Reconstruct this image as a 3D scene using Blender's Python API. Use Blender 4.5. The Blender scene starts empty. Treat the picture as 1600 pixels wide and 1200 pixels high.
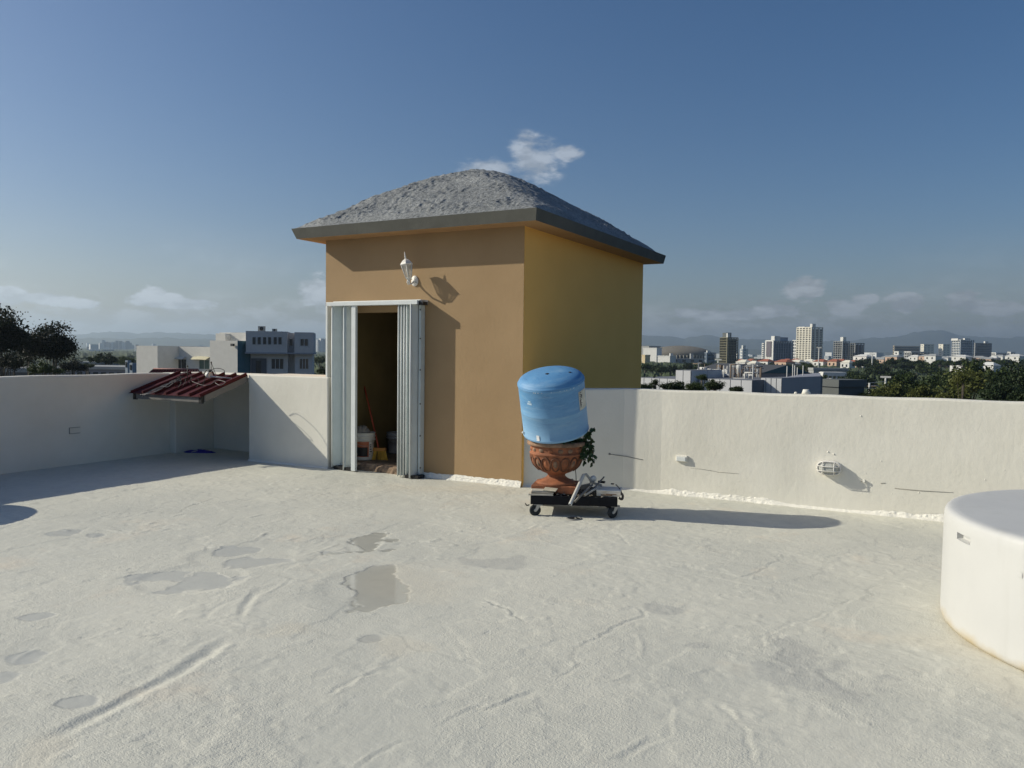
import bpy, math, random
import numpy as np
from mathutils import Vector, Matrix
R=math.radians
scene=bpy.context.scene
COL=scene.collection
# ------------------------------------------------------------------ camera
F=1210.0; CAMH=1.615
PITCH=math.atan(52/F); ROLL=math.atan(.0125); YAW=R(28.6)
fw=np.array([-math.sin(YAW)*math.cos(PITCH),math.cos(YAW)*math.cos(PITCH),-math.sin(PITCH)])
_r=np.array([math.cos(YAW),math.sin(YAW),0.]); _u=np.cross(_r,fw)
cr=_r*math.cos(ROLL)+_u*math.sin(ROLL); cu=-_r*math.sin(ROLL)+_u*math.cos(ROLL)
C0=np.array([0,0,CAMH])
cam=bpy.data.cameras.new('camera'); camo=bpy.data.objects.new('camera',cam); COL.objects.link(camo)
cam.sensor_fit='HORIZONTAL'; cam.sensor_width=36; cam.lens=36*F/1600; cam.clip_start=.05; cam.clip_end=60000
m=Matrix.Identity(4)
for i in range(3):
    m[i][0]=cr[i]; m[i][1]=cu[i]; m[i][2]=-fw[i]; m[i][3]=C0[i]
camo.matrix_world=m
scene.camera=camo
# survey helpers: turn a sighting taken in the photograph into a place in the world
def ray(x,y): return fw+cr*(x-800)/F-cu*(y-600)/F
def flo(x,y,z=0.):
    d=ray(x,y); return C0+d*((z-CAMH)/d[2])
def plane(x,y,ax,c):
    d=ray(x,y); return C0+d*((c-C0[ax])/d[ax])
def at(x,y,D): return C0+ray(x,y)*D
def hor(x): return 548+.0125*(x-800)
# ------------------------------------------------------------------ light
SUNV=Vector((1,.417,-.605)).normalized()      # way the sunlight travels
SUN_EL=math.asin(-SUNV.z); SUN_AZ=math.atan2(-SUNV.x,-SUNV.y)   # clockwise from +Y
W=bpy.data.worlds.new('World'); scene.world=W; W.use_nodes=True
nt=W.node_tree; N=nt.nodes; L=nt.links; N.clear()
wo=N.new('ShaderNodeOutputWorld'); bg=N.new('ShaderNodeBackground'); bg.inputs[1].default_value=.071
sky=N.new('ShaderNodeTexSky'); sky.sky_type='NISHITA'; sky.sun_disc=False
sky.sun_elevation=SUN_EL; sky.sun_rotation=SUN_AZ; sky.altitude=20; sky.air_density=1.0; sky.dust_density=1.4; sky.ozone_density=2.2
def wn(t,**k):
    n=N.new(t)
    for a,b in k.items(): setattr(n,a,b)
    return n
tc=wn('ShaderNodeTexCoord')
sep=wn('ShaderNodeSeparateXYZ'); L.new(tc.outputs['Generated'],sep.inputs[0])
# cloud noise, clouds flattened towards the horizon
mp=wn('ShaderNodeMapping'); mp.inputs['Scale'].default_value=(1,1,2.3); mp.inputs['Location'].default_value=(3.1,.7,0); L.new(tc.outputs['Generated'],mp.inputs[0])
def noise(vec,sc,det=8,rg=.6,dist=0.):
    n=wn('ShaderNodeTexNoise'); n.inputs['Scale'].default_value=sc; n.inputs['Detail'].default_value=det
    n.inputs['Roughness'].default_value=rg; n.inputs['Distortion'].default_value=dist; L.new(vec,n.inputs['Vector']); return n.outputs[0]
def mr(v,a,b,c=0.,d=1.,t='SMOOTHSTEP'):
    n=wn('ShaderNodeMapRange',interpolation_type=t)
    for i,q in zip((1,2,3,4),(a,b,c,d)): n.inputs[i].default_value=q
    if hasattr(v,'links'): L.new(v,n.inputs[0])
    else: n.inputs[0].default_value=v
    return n.outputs[0]
def mt(op,a,b=None):
    n=wn('ShaderNodeMath',operation=op)
    for i,q in enumerate((a,b)):
        if q is None: continue
        if hasattr(q,'links'): L.new(q,n.inputs[i])
        else: n.inputs[i].default_value=q
    return n.outputs[0]
z=sep.outputs[2]
nz1=noise(mp.outputs[0],27,6,.60,0.)
nz2=noise(mp.outputs[0],5,3,.55)
# relief: the same billows looked up a little towards the sun
mp2=wn('ShaderNodeMapping'); mp2.inputs['Scale'].default_value=(1,1,2.3); mp2.inputs['Location'].default_value=(3.1-.013,.7-.004,.030); L.new(tc.outputs['Generated'],mp2.inputs[0])
nz1b=noise(mp2.outputs[0],27,3,.58,0.)
relief=mr(mt('SUBTRACT',nz1,nz1b),-.10,.14,.80,1.16,'LINEAR')
def blob(px,py,rx_,ry_):
    # soft ellipse of cloud around one direction of the sky, radii in degrees
    d=ray(px,py); d=d/np.linalg.norm(d); az=math.atan2(d[0],d[1]); el=math.asin(d[2])
    m_=wn('ShaderNodeMapping',vector_type='TEXTURE'); m_.inputs['Location'].default_value=tuple(d); m_.inputs['Rotation'].default_value=(0,0,-az); m_.inputs['Scale'].default_value=(R(rx_),1,R(ry_)); L.new(tc.outputs['Generated'],m_.inputs[0])
    fl=wn('ShaderNodeVectorMath',operation='MULTIPLY'); L.new(m_.outputs[0],fl.inputs[0]); fl.inputs[1].default_value=(1,.6,1)
    l=wn('ShaderNodeVectorMath',operation='LENGTH'); L.new(fl.outputs[0],l.inputs[0]); return mr(l.outputs['Value'],1.,.0)
def bank(L_,amt,lo,hi,op):
    r=None
    for e in L_:
        q=blob(*e); r=q if r is None else mt('MAXIMUM',r,q)
    return mt('MULTIPLY',mt('MULTIPLY',mr(mt('ADD',mt('MULTIPLY',r,amt),nz1),lo,hi),mr(r,0,.25)),op)
lone=bank([(835,254,3.0,2.3),(765,264,3.0,1.3),(822,236,1.9,1.8),(885,240,1.7,.8)],.40,.52,.86,.62)
cum=bank([(1320,478,2.6,1.0),(1345,468,1.5,.7),(1215,487,3.6,.9),(1150,492,3.0,.6),(1415,474,2.0,1.0),(1510,468,1.6,1.2),(1545,482,3.0,.8),(1260,452,2.2,1.3),(1090,490,3,.7),
          (240,470,3.0,.9),(238,458,1.3,.9),(300,474,2.4,.6),(60,466,3.5,.7),(20,458,2.0,.6),(498,455,2.0,1.9),(120,474,2.5,.6),(-60,470,5,1.2),(1680,480,4,1.2)],.36,.52,.72,.80)
low=mt('MULTIPLY',mt('MULTIPLY',mr(mt('SUBTRACT',nz1,mt('MULTIPLY',z,1.5)),.33,.52),mt('MULTIPLY',mr(z,.0,.012),mr(z,.075,.04))),.45)
veil=mt('MULTIPLY',mt('MULTIPLY',mr(nz2,.44,.66),mr(z,.0,.03)),mt('MULTIPLY',mr(z,.16,.05),.22))
msk=mt('MINIMUM',mt('MAXIMUM',mt('MAXIMUM',cum,lone),mt('MAXIMUM',low,veil)),.9)
# clouds brighter on the side of the sun, as the air is
sd=wn('ShaderNodeVectorMath',operation='DOT_PRODUCT'); L.new(tc.outputs['Generated'],sd.inputs[0]); sd.inputs[1].default_value=(-SUNV.x,-SUNV.y,-SUNV.z)
cb=mt('MULTIPLY',mr(sd.outputs['Value'],-.5,.7,.66,1.42,'LINEAR'),relief)
cc=wn('ShaderNodeMix',data_type='RGBA',blend_type='MULTIPLY'); cc.inputs[0].default_value=1; cc.inputs[6].default_value=(6.0,6.5,7.1,1)
cmb=wn('ShaderNodeCombineColor')
for i in range(3): L.new(cb,cmb.inputs[i])
L.new(cmb.outputs[0],cc.inputs[7])
hsv=wn('ShaderNodeHueSaturation'); hsv.inputs['Saturation'].default_value=1.30; L.new(sky.outputs[0],hsv.inputs['Color'])
tn=wn('ShaderNodeMix',data_type='RGBA',blend_type='MULTIPLY'); tn.inputs[0].default_value=1; tn.inputs[7].default_value=(1.02,.972,1.03,1); L.new(hsv.outputs[0],tn.inputs[6])
mx=wn('ShaderNodeMix',data_type='RGBA'); L.new(msk,mx.inputs[0]); L.new(tn.outputs[2],mx.inputs[6]); L.new(cc.outputs[2],mx.inputs[7])
L.new(mx.outputs[2],bg.inputs[0]); L.new(bg.outputs[0],wo.inputs[0])
sl=bpy.data.lights.new('sun','SUN'); sl.energy=4.2; sl.angle=R(.53); sl.color=(1,.938,.775)
so=bpy.data.objects.new('sun',sl); COL.objects.link(so); so.rotation_euler=SUNV.to_track_quat('-Z','Y').to_euler(); so.location=(-20,-10,20)
vs=scene.view_settings; vs.view_transform='Standard'; vs.look='None'; vs.exposure=.15; vs.gamma=1; vs.use_curve_mapping=False
# ------------------------------------------------------------------ materials
MATS={}
def mat(name,col,rough=.6,var=.12,vs_=3.,bump=.15,bs=60.,metal=0.,spec=.4,col2=None,trans=0.,alpha=1.,dist=.01,det=6,strw=None,sheen=0):
    if name in MATS: return MATS[name]
    m=bpy.data.materials.new(name); m.use_nodes=True; t=m.node_tree; n=t.nodes; l=t.links
    b=n['Principled BSDF']; tcx=n.new('ShaderNodeTexCoord')
    b.inputs['Roughness'].default_value=rough; b.inputs['Metallic'].default_value=metal; b.inputs['Specular IOR Level'].default_value=spec
    if trans: b.inputs['Transmission Weight'].default_value=trans
    if alpha<1: b.inputs['Alpha'].default_value=alpha
    nn=n.new('ShaderNodeTexNoise'); nn.inputs['Scale'].default_value=vs_; nn.inputs['Detail'].default_value=det; nn.inputs['Roughness'].default_value=.6
    src=tcx.outputs['Object']
    if strw:
        mpp=n.new('ShaderNodeMapping'); mpp.inputs['Scale'].default_value=strw; l.new(src,mpp.inputs[0]); src=mpp.outputs[0]
    l.new(src,nn.inputs['Vector'])
    rp=n.new('ShaderNodeValToRGB'); c2=col2 or tuple(min(1,c*(1+var)) for c in col); c1=tuple(c*(1-var) for c in col) if not col2 else col
    rp.color_ramp.elements[0].position=.32; rp.color_ramp.elements[1].position=.68
    rp.color_ramp.elements[0].color=(*c1,1); rp.color_ramp.elements[1].color=(*c2,1)
    l.new(nn.outputs[0],rp.inputs[0]); l.new(rp.outputs[0],b.inputs['Base Color'])
    if bump:
        bn=n.new('ShaderNodeTexNoise'); bn.inputs['Scale'].default_value=bs; bn.inputs['Detail'].default_value=5; l.new(tcx.outputs['Object'],bn.inputs['Vector'])
        bp=n.new('ShaderNodeBump'); bp.inputs['Strength'].default_value=bump; bp.inputs['Distance'].default_value=dist
        l.new(bn.outputs[0],bp.inputs['Height']); l.new(bp.outputs[0],b.inputs['Normal'])
    MATS[name]=m; return m
# ------------------------------------------------------------------ mesh helpers
class G:
    def __init__(s): s.v=[]; s.f=[]; s.sm=[]
    def add(s,vs,fs,sm=False):
        o=len(s.v); s.v+= [tuple(map(float,p)) for p in vs]; s.f+=[tuple(i+o for i in f) for f in fs]; s.sm+=[sm]*len(fs); return s
    def box(s,x0,x1,y0,y1,z0,z1):
        return s.add([(x0,y0,z0),(x1,y0,z0),(x1,y1,z0),(x0,y1,z0),(x0,y0,z1),(x1,y0,z1),(x1,y1,z1),(x0,y1,z1)],
            [(0,3,2,1),(4,5,6,7),(0,1,5,4),(1,2,6,5),(2,3,7,6),(3,0,4,7)])
    def obox(s,c,sz,ax=None):
        c=Vector(c); ax=ax or (Vector((1,0,0)),Vector((0,1,0)),Vector((0,0,1)))
        P=[]
        for k in (-1,1):
            for (i,j) in ((-1,-1),(1,-1),(1,1),(-1,1)):
                P.append(c+ax[0]*(i*sz[0]/2)+ax[1]*(j*sz[1]/2)+ax[2]*(k*sz[2]/2))
        return s.add(P,[(0,3,2,1),(4,5,6,7),(0,1,5,4),(1,2,6,5),(2,3,7,6),(3,0,4,7)])
    def prism(s,poly,z0,z1):
        n=len(poly); P=[(x,y,z0) for x,y in poly]+[(x,y,z1) for x,y in poly]
        return s.add(P,[tuple(range(n))[::-1],tuple(range(n,2*n))]+[(i,(i+1)%n,n+(i+1)%n,n+i) for i in range(n)])
    def tube(s,pts,r,n=8,caps=True,smooth=True):
        pts=[Vector(p) for p in pts]; k=len(pts); rr=r if isinstance(r,(list,tuple)) else [r]*k
        P=[]; up=None
        for i,p in enumerate(pts):
            d=(pts[min(i+1,k-1)]-pts[max(i-1,0)]).normalized()
            if up is None:
                up=d.cross(Vector((0,0,1))); 
                if up.length<.01: up=d.cross(Vector((1,0,0)))
            a=(up-d*up.dot(d)).normalized(); up=a; b=d.cross(a)
            for j in range(n):
                t=2*math.pi*j/n; P.append(p+a*(math.cos(t)*rr[i])+b*(math.sin(t)*rr[i]))
        fs=[(i*n+j,i*n+(j+1)%n,(i+1)*n+(j+1)%n,(i+1)*n+j) for i in range(k-1) for j in range(n)]
        o=len(s.f); s.add(P,fs,smooth)
        if caps: 
            s.f.append(tuple(len(s.v)-k*n+j for j in range(n))[::-1]); s.f.append(tuple(len(s.v)-n+j for j in range(n))); s.sm+=[False,False]
        return s
    def lathe(s,prof,n=32,c=(0,0,0),smooth=True,cap=True,a0=0.,a1=2*math.pi):
        full=abs(a1-a0-2*math.pi)<1e-6; m_=n if full else n+1
        P=[(c[0]+r*math.cos(a0+(a1-a0)*j/n),c[1]+r*math.sin(a0+(a1-a0)*j/n),c[2]+z) for r,z in prof for j in range(m_)]
        fs=[(i*m_+j,i*m_+(j+1)%m_,(i+1)*m_+(j+1)%m_,(i+1)*m_+j) for i in range(len(prof)-1) for j in range(n)]
        o=len(s.v); s.add(P,fs,smooth)
        if cap and full:
            if prof[0][0]>1e-4: s.f.append(tuple(o+j for j in range(n))[::-1]); s.sm.append(False)
            if prof[-1][0]>1e-4: s.f.append(tuple(o+(len(prof)-1)*n+j for j in range(n))); s.sm.append(False)
        return s
    def ball(s,c,r,n=12):
        pr=[(max(1e-5,abs(r*math.sin(math.pi*i/8))),-r*math.cos(math.pi*i/8)) for i in range(9)]
        return s.lathe(pr,n,c,cap=False)
    def build(s,name,mt_,parent=None,label=None,cat=None,group=None,kind=None,bevel=0,loc=None,world=False):
        off=np.array(parent.location) if (world and parent is not None) else np.zeros(3)
        if loc is not None: off=off+np.array(loc)
        me=bpy.data.meshes.new(name); me.from_pydata([tuple(np.array(p)-off) for p in s.v],[],s.f)
        me.polygons.foreach_set('use_smooth',s.sm); me.materials.append(mt_); me.update()
        o=bpy.data.objects.new(name,me); COL.objects.link(o)
        if parent is not None: o.parent=parent
        if loc is not None: o.location=loc
        tag(o,label,cat,group,kind)
        if bevel:
            b=o.modifiers.new('bevel','BEVEL'); b.width=bevel; b.segments=2; b.limit_method='ANGLE'; b.angle_limit=R(40)
        return o
def tag(o,label=None,cat=None,group=None,kind=None):
    if label: o['label']=label
    if cat: o['category']=cat
    if group: o['group']=group
    if kind: o['kind']=kind
    return o
def thing(name,label,cat,loc=(0,0,0),rz=0.,group=None):
    o=bpy.data.objects.new(name,None); o.empty_display_size=.2; COL.objects.link(o); o.location=tuple(map(float,loc)); o.rotation_euler=(0,0,rz)
    return tag(o,label,cat,group)
def copy_tree(o,parent=None):
    c=o.copy(); COL.objects.link(c); c.parent=parent
    for ch in [q for q in bpy.data.objects if q.parent==o]: copy_tree(ch,c)
    return c
def npmesh(name,V,Fq,mt_,smooth=False):
    me=bpy.data.meshes.new(name); k=Fq.shape[1]
    me.vertices.add(len(V)); me.vertices.foreach_set('co',np.ascontiguousarray(V,dtype=np.float32).ravel())
    me.loops.add(Fq.size); me.loops.foreach_set('vertex_index',np.ascontiguousarray(Fq,dtype=np.int32).ravel())
    me.polygons.add(len(Fq)); me.polygons.foreach_set('loop_start',np.arange(0,Fq.size,k,dtype=np.int32))
    me.polygons.foreach_set('use_smooth',np.full(len(Fq),smooth)); me.materials.append(mt_); me.update(calc_edges=True); me.validate(); return me
def gridfaces(ny,nx):
    i=np.arange(ny-1)[:,None]*nx+np.arange(nx-1)[None,:]
    return np.stack([i,i+1,i+nx+1,i+nx],-1).reshape(-1,4)
def vnoise(x,y,seed=0):
    xi=np.floor(x).astype(np.int64); yi=np.floor(y).astype(np.int64); fx=x-xi; fy=y-yi
    def h(a,b):
        n=(a*374761393+b*668265263+seed*1442695041)&0xffffffff; n=((n^(n>>13))*1274126177)&0xffffffff; n=(n^(n>>16)); return (n&0xffff)/65535.
    sx=fx*fx*fx*(fx*(fx*6-15)+10); sy=fy*fy*fy*(fy*(fy*6-15)+10)
    return (h(xi,yi)*(1-sx)+h(xi+1,yi)*sx)*(1-sy)+(h(xi,yi+1)*(1-sx)+h(xi+1,yi+1)*sx)*sy
def fbm(x,y,o=4,seed=0,g=.5):
    s=0;a=1;t=0
    for k in range(o):
        s=s+a*vnoise(x*2**k+17.3*k,y*2**k-9.1*k,seed+k); t+=a; a*=g
    return s/t
def ss(x,a,b):
    t=np.clip((x-a)/(b-a),0,1); return t*t*(3-2*t)
rng=np.random.default_rng(7); random.seed(7)
# ------------------------------------------------------------------ terrace floor
def seg_dist(X,Y,pts):
    D=np.full(X.shape,1e9); S=np.zeros(X.shape)
    for (a,b) in zip(pts[:-1],pts[1:]):
        ax,ay=a[:2]; bx,by=b[:2]; dx,dy=bx-ax,by-ay; L2=dx*dx+dy*dy
        t=np.clip(((X-ax)*dx+(Y-ay)*dy)/L2,0,1); qx=X-ax-t*dx; qy=Y-ay-t*dy
        d=np.hypot(qx,qy); sg=np.sign(dx*qy-dy*qx); k=d<D; D=np.where(k,d,D); S=np.where(k,sg,S)
    return D,S
grooves=[([(45,1172),(190,1098),(285,1048),(345,1008),(372,985)],.034,.0095),([(372,975),(385,945),(405,922),(425,914)],.024,.0075)]
cracks=[([(980,930),(1000,960),(955,985),(892,1012),(900,1038),(850,1068),(810,1085),(745,1108)],.006,.004),
 ([(600,985),(650,1015),(720,1030),(705,1005)],.006,.003),([(525,1085),(560,1062),(585,1052)],.006,.004),([(665,1185),(700,1160),(703,1155)],.008,.005),
 ([(60,838),(90,832),(125,836)],.007,.004),([(505,925),(520,940),(560,946)],.008,.005),([(320,856),(330,872),(390,862)],.006,.004),
 ([(740,1102),(690,1130),(670,1145)],.006,.003),([(1200,1010),(1190,995),(1300,960),(1360,925),(1385,915)],.006,.003),([(1185,1195),(1180,1150),(1150,1125),(1135,1105)],.007,.004),
 ([(990,1185),(1045,1150),(1060,1110)],.006,.003),([(750,938),(790,955),(815,972)],.012,.007),([(120,770),(190,765),(240,775)],.008,.004),([(290,785),(340,790),(380,780)],.008,.004),
 ([(330,700+80),(300,790),(280,800)],.01,.004),([(1010,1005),(1075,985),(1120,975)],.006,.003),([(1225,870),(1180,895),(1150,905)],.008,.004),([(640,1150),(600,1165),(560,1190)],.007,.004)]
def floor_h(X,Y):
    h=(fbm(X*1.3,Y*1.3,3,11)-.5)*.011
    h+=(fbm(X*5+fbm(X*2,Y*2,2,3)*2,Y*5,3,21)-.5)*.0026
    # trowel sweeps: ridges along drifting directions, only in patches
    th=fbm(X*.55,Y*.55,2,31)*9; a=X*np.cos(th)+Y*np.sin(th); b=-X*np.sin(th)+Y*np.cos(th)
    k=ss(fbm(X*.9,Y*.9,3,41),.46,.62)
    h+=k*(fbm(a*6,b*42,3,51)-.5)*.0034
    k2=ss(fbm(X*1.1+5,Y*1.1,3,61),.50,.62)
    h+=k2*(fbm(X*24,Y*24,3,71)-.5)*.0040
    # splats and crumbs
    sp=vnoise(X*9,Y*9,81); h+=ss(vnoise(X*31,Y*31,83),.93,.98)*.005*ss(fbm(X*1.3,Y*1.3,2,89),.42,.6)+ss(sp,.90,.97)*.0045*ss(fbm(X*.8,Y*.8,2,88),.4,.6)
    # paint layer edges
    e=fbm(X*.8+2,Y*.8,5,91); h+=ss(e,.49,.496)*.0026+ss(e,.58,.585)*.002
    e=fbm(X*1.1-7,Y*1.1,5,95,.6); h+=ss(e,.55,.555)*.0024
    for pl,w,dp in grooves:
        D,S=seg_dist(X,Y,[flo(*p) for p in pl]); D=np.abs(D*(1+.9*(fbm(X*4,Y*4,4,5)-.5))+.03*(fbm(X*9,Y*9,3,6)-.5)); ta=ss(np.hypot(X-flo(*pl[0])[0],Y-flo(*pl[0])[1]),0,.3)*ss(np.hypot(X-flo(*pl[-1])[0],Y-flo(*pl[-1])[1]),0,.35); dp=dp*ta*(.62+.5*fbm(X*2.5,Y*2.5,2,9)); h+= -dp*np.exp(-(D/w)**2)+dp*.35*np.exp(-((D-w*2)/(w*.7))**2)
    wx=(fbm(X*7,Y*7,3,101)-.5)*.10; wy=(fbm(X*7+9,Y*7,3,103)-.5)*.10
    for pl,w,dp in cracks:
        D,S=seg_dist(X+wx,Y+wy,[flo(*p) for p in pl]); h+= (dp*1.05*np.exp(-(D/max(w,.010))**2)*(.5-.5*S*.9)-dp*.9*np.exp(-((D-.015)/.010)**2)*(S>0))*ss(fbm(X*2.3,Y*2.3,2,107),.18,.42)+dp*.5*ss(-S*D,-.12,0)*(D<.25)*(S>0)*0
    return h
def floor_mat():
    m=bpy.data.materials.new('cool_roof_coating'); m.use_nodes=True; t=m.node_tree; n=t.nodes; l=t.links
    b=n['Principled BSDF']; g=n.new('ShaderNodeNewGeometry'); P=g.outputs['Position']
    def nz(sc,det=6,r=.6,src=P):
        q=n.new('ShaderNodeTexNoise'); q.inputs['Scale'].default_value=sc; q.inputs['Detail'].default_value=det; q.inputs['Roughness'].default_value=r; l.new(src,q.inputs['Vector']); return q
    def mrn(v,a,bb,c=0.,d=1.):
        q=n.new('ShaderNodeMapRange'); q.interpolation_type='SMOOTHSTEP'; l.new(v,q.inputs[0])
        for i,w in zip((1,2,3,4),(a,bb,c,d)): q.inputs[i].default_value=w
        return q.outputs[0]
    def mth(op,a,b2):
        q=n.new('ShaderNodeMath'); q.operation=op
        for i,w in enumerate((a,b2)):
            if hasattr(w,'links'): l.new(w,q.inputs[i])
            else: q.inputs[i].default_value=w
        return q.outputs[0]
    at_=n.new('ShaderNodeAttribute'); at_.attribute_name='stain'; sp_=n.new('ShaderNodeSeparateColor'); l.new(at_.outputs['Color'],sp_.inputs[0])
    wet,damp,matte=sp_.outputs[0],sp_.outputs[1],sp_.outputs[2]; yel=at_.outputs['Alpha']
    big=nz(.55,6,.65); fine=nz(9,7,.7); spk=nz(70,3,.6)
    r1=n.new('ShaderNodeValToRGB'); e=r1.color_ramp.elements; e[0].position=.34; e[1].position=.68; e[0].color=(.54,.54,.48,1); e[1].color=(.67,.655,.565,1); l.new(big.outputs[0],r1.inputs[0])
    def mix(a,c,f,bt='MIX'):
        q=n.new('ShaderNodeMix'); q.data_type='RGBA'; q.blend_type=bt
        if hasattr(f,'links'): l.new(f,q.inputs[0])
        else: q.inputs[0].default_value=f
        for i,w_ in ((6,a),(7,c)):
            if hasattr(w_,'links'): l.new(w_,q.inputs[i])
            else: q.inputs[i].default_value=(*w_,1)
        return q.outputs[2]
    c=mix(r1.outputs[0],(.44,.44,.395),mrn(fine.outputs[0],.45,.78,0,.42))
    c=mix(c,(.76,.74,.665),mrn(fine.outputs[0],.42,.22,0,.5)); fl_=nz(33,4,.7); c=mix(c,(.80,.79,.73),mrn(fl_.outputs[0],.64,.70,0,.45)); c=mix(c,(.42,.41,.39),mrn(fl_.outputs[0],.36,.30,0,.35))
    # the coat is dirtier nearer the middle of the terrace
    c=mix(c,(.66,.58,.44),mth('MULTIPLY',yel,.22))
    peach=nz(1.4,5,.6); c=mix(c,(.70,.60,.47),mrn(peach.outputs[0],.58,.72,0,.35))
    c=mix(c,(.37,.375,.36),mth('MULTIPLY',matte,.42))
    c=mix(c,(.33,.325,.30),mth('MULTIPLY',wet,.26)); c=mix(c,(.34,.345,.335),mth('MULTIPLY',damp,.27))
    ds=nz(26,2,.5); c=mix(c,(.30,.28,.25),mrn(ds.outputs[0],.745,.78,0,.6))
    l.new(c,b.inputs['Base Color'])
    wd=n.new('ShaderNodeMix'); l.new(damp,wd.inputs[0]); l.new(mrn(fine.outputs[0],.3,.7,.62,.80),wd.inputs[2]); wd.inputs[3].default_value=.42; wm=n.new('ShaderNodeMix'); l.new(wet,wm.inputs[0]); l.new(wd.outputs[0],wm.inputs[2]); wm.inputs[3].default_value=.035; l.new(wm.outputs[0],b.inputs['Roughness']); b.inputs['Specular IOR Level'].default_value=.45
    zone=mrn(nz(.9,4,.6).outputs[0],.38,.60,.25,1.)
    bh=mth('ADD',mth('MULTIPLY',fine.outputs[0],.6),mth('MULTIPLY',mth('MULTIPLY',spk.outputs[0],zone),.42))
    # brushed texture
    mpb=n.new('ShaderNodeMapping'); mpb.inputs['Rotation'].default_value=(0,0,.9); mpb.inputs['Scale'].default_value=(14,70,1); l.new(P,mpb.inputs[0])
    br=nz(1,4,.6,mpb.outputs[0]); brm=nz(.8,3,.5); bh=mth('ADD',bh,mth('MULTIPLY',mth('MULTIPLY',br.outputs[0],mrn(brm.outputs[0],.45,.6)),.25))
    cr2=nz(150,2,.5); bh=mth('ADD',bh,mth('MULTIPLY',mth('MULTIPLY',cr2.outputs[0],zone),.26))
    bh=mth('MULTIPLY',bh,mth('SUBTRACT',1.,mth('MAXIMUM',mth('MULTIPLY',wet,.96),mth('MULTIPLY',damp,.7))))
    bp=n.new('ShaderNodeBump'); bp.inputs['Strength'].default_value=1.; bp.inputs['Distance'].default_value=.009; l.new(bh,bp.inputs['Height']); l.new(bp.outputs[0],b.inputs['Normal'])
    return m
FM=floor_mat()
STAINS=(([(590,918,52,32),(562,905,44,20),(572,850,24,14)],.90),
 ([(356,860,36,8),(400,880,70,9),(240,900,42,12),(300,912,50,15),(100,835,30,5),(152,838,22,4),(50,966,26,7),(70,1028,32,10),(12,1060,34,8),(130,1090,36,12),(585,1000,24,7)],.86),
 ([(1040,958,32,14),(1092,1008,20,6),(1255,1020,44,22),(1310,1056,44,26),(1230,1055,40,14),(770,880,60,10)],.82),
 ([(1500,1015,110,36),(1560,1060,110,30),(45,1185,60,28),(430,985,60,14),(720,765,200,8),(640,905,120,40),(640,1010,60,18)],.3))
def stain_attr(me,X,Y):
    wx=(fbm(X*2.2,Y*2.2,5,501,.58)-.5)*.62; wy=(fbm(X*2.2+31,Y*2.2,5,511,.58)-.5)*.62; out=[]
    for L_,soft in STAINS:
        r=np.zeros(X.shape)
        for (px,py,hw,hh) in L_:
            c=flo(px,py); D=(c-C0)@fw; rx=hw*D/F; ry=np.linalg.norm(flo(px,py-hh)-flo(px,py+hh))/2; th=YAW-(px-800)/F*.9
            k_=min(1.,1.4*ry/.3); dx=X+wx*k_-c[0]; dy=Y+wy*k_-c[1]; u=(dx*math.cos(th)+dy*math.sin(th))/rx; v=(-dx*math.sin(th)+dy*math.cos(th))/ry
            r=np.maximum(r,1-ss(np.hypot(u,v),soft,1.04))
        out.append(r)
    A_=me.attributes.new('stain','FLOAT_COLOR','POINT'); A_.data.foreach_set('color',np.stack(out,-1).astype(np.float32).ravel())
xs=np.arange(-10.16,3.0,.0135); ys=np.arange(.9,8.72,.0135)
XX,YY=np.meshgrid(xs,ys); ZZ=floor_h(XX,YY)
# loose trowel scratches and crumbs, each worked into its own small window of the sheet
rq=np.random.default_rng(314); gx0,gy0=xs[0],ys[0]
for i in range(330):
    cx_=rq.uniform(-7,2.6); cy_=rq.uniform(1.6,8.2)*rq.uniform(.55,1)
    th=fbm(np.array([cx_*.5]),np.array([cy_*.5]),2,317)[0]*9+rq.normal(0,.25); ln_=rq.uniform(.05,.42)*(1 if i%3 else .5); w_=rq.uniform(.008,.013); dp_=rq.uniform(.0014,.0042)*(1 if i%4 else -1); cv=rq.normal(0,.35)
    if i>=210: ln_=.012; w_=rq.uniform(.009,.017); dp_=rq.uniform(.003,.008)
    i0=max(0,int((cx_-ln_-.05-gx0)/.0135)); i1=min(len(xs),int((cx_+ln_+.05-gx0)/.0135)); j0=max(0,int((cy_-ln_-.05-gy0)/.0135)); j1=min(len(ys),int((cy_+ln_+.05-gy0)/.0135))
    if i1<=i0 or j1<=j0: continue
    x_=XX[j0:j1,i0:i1]-cx_; y_=YY[j0:j1,i0:i1]-cy_; a_=x_*math.cos(th)+y_*math.sin(th); b_=-x_*math.sin(th)+y_*math.cos(th)-cv*a_*a_/max(ln_,.05)
    ZZ[j0:j1,i0:i1]+=dp_*np.exp(-(b_/w_)**2)*ss(np.abs(a_),ln_/2+.02,ln_/2-.02)
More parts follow.
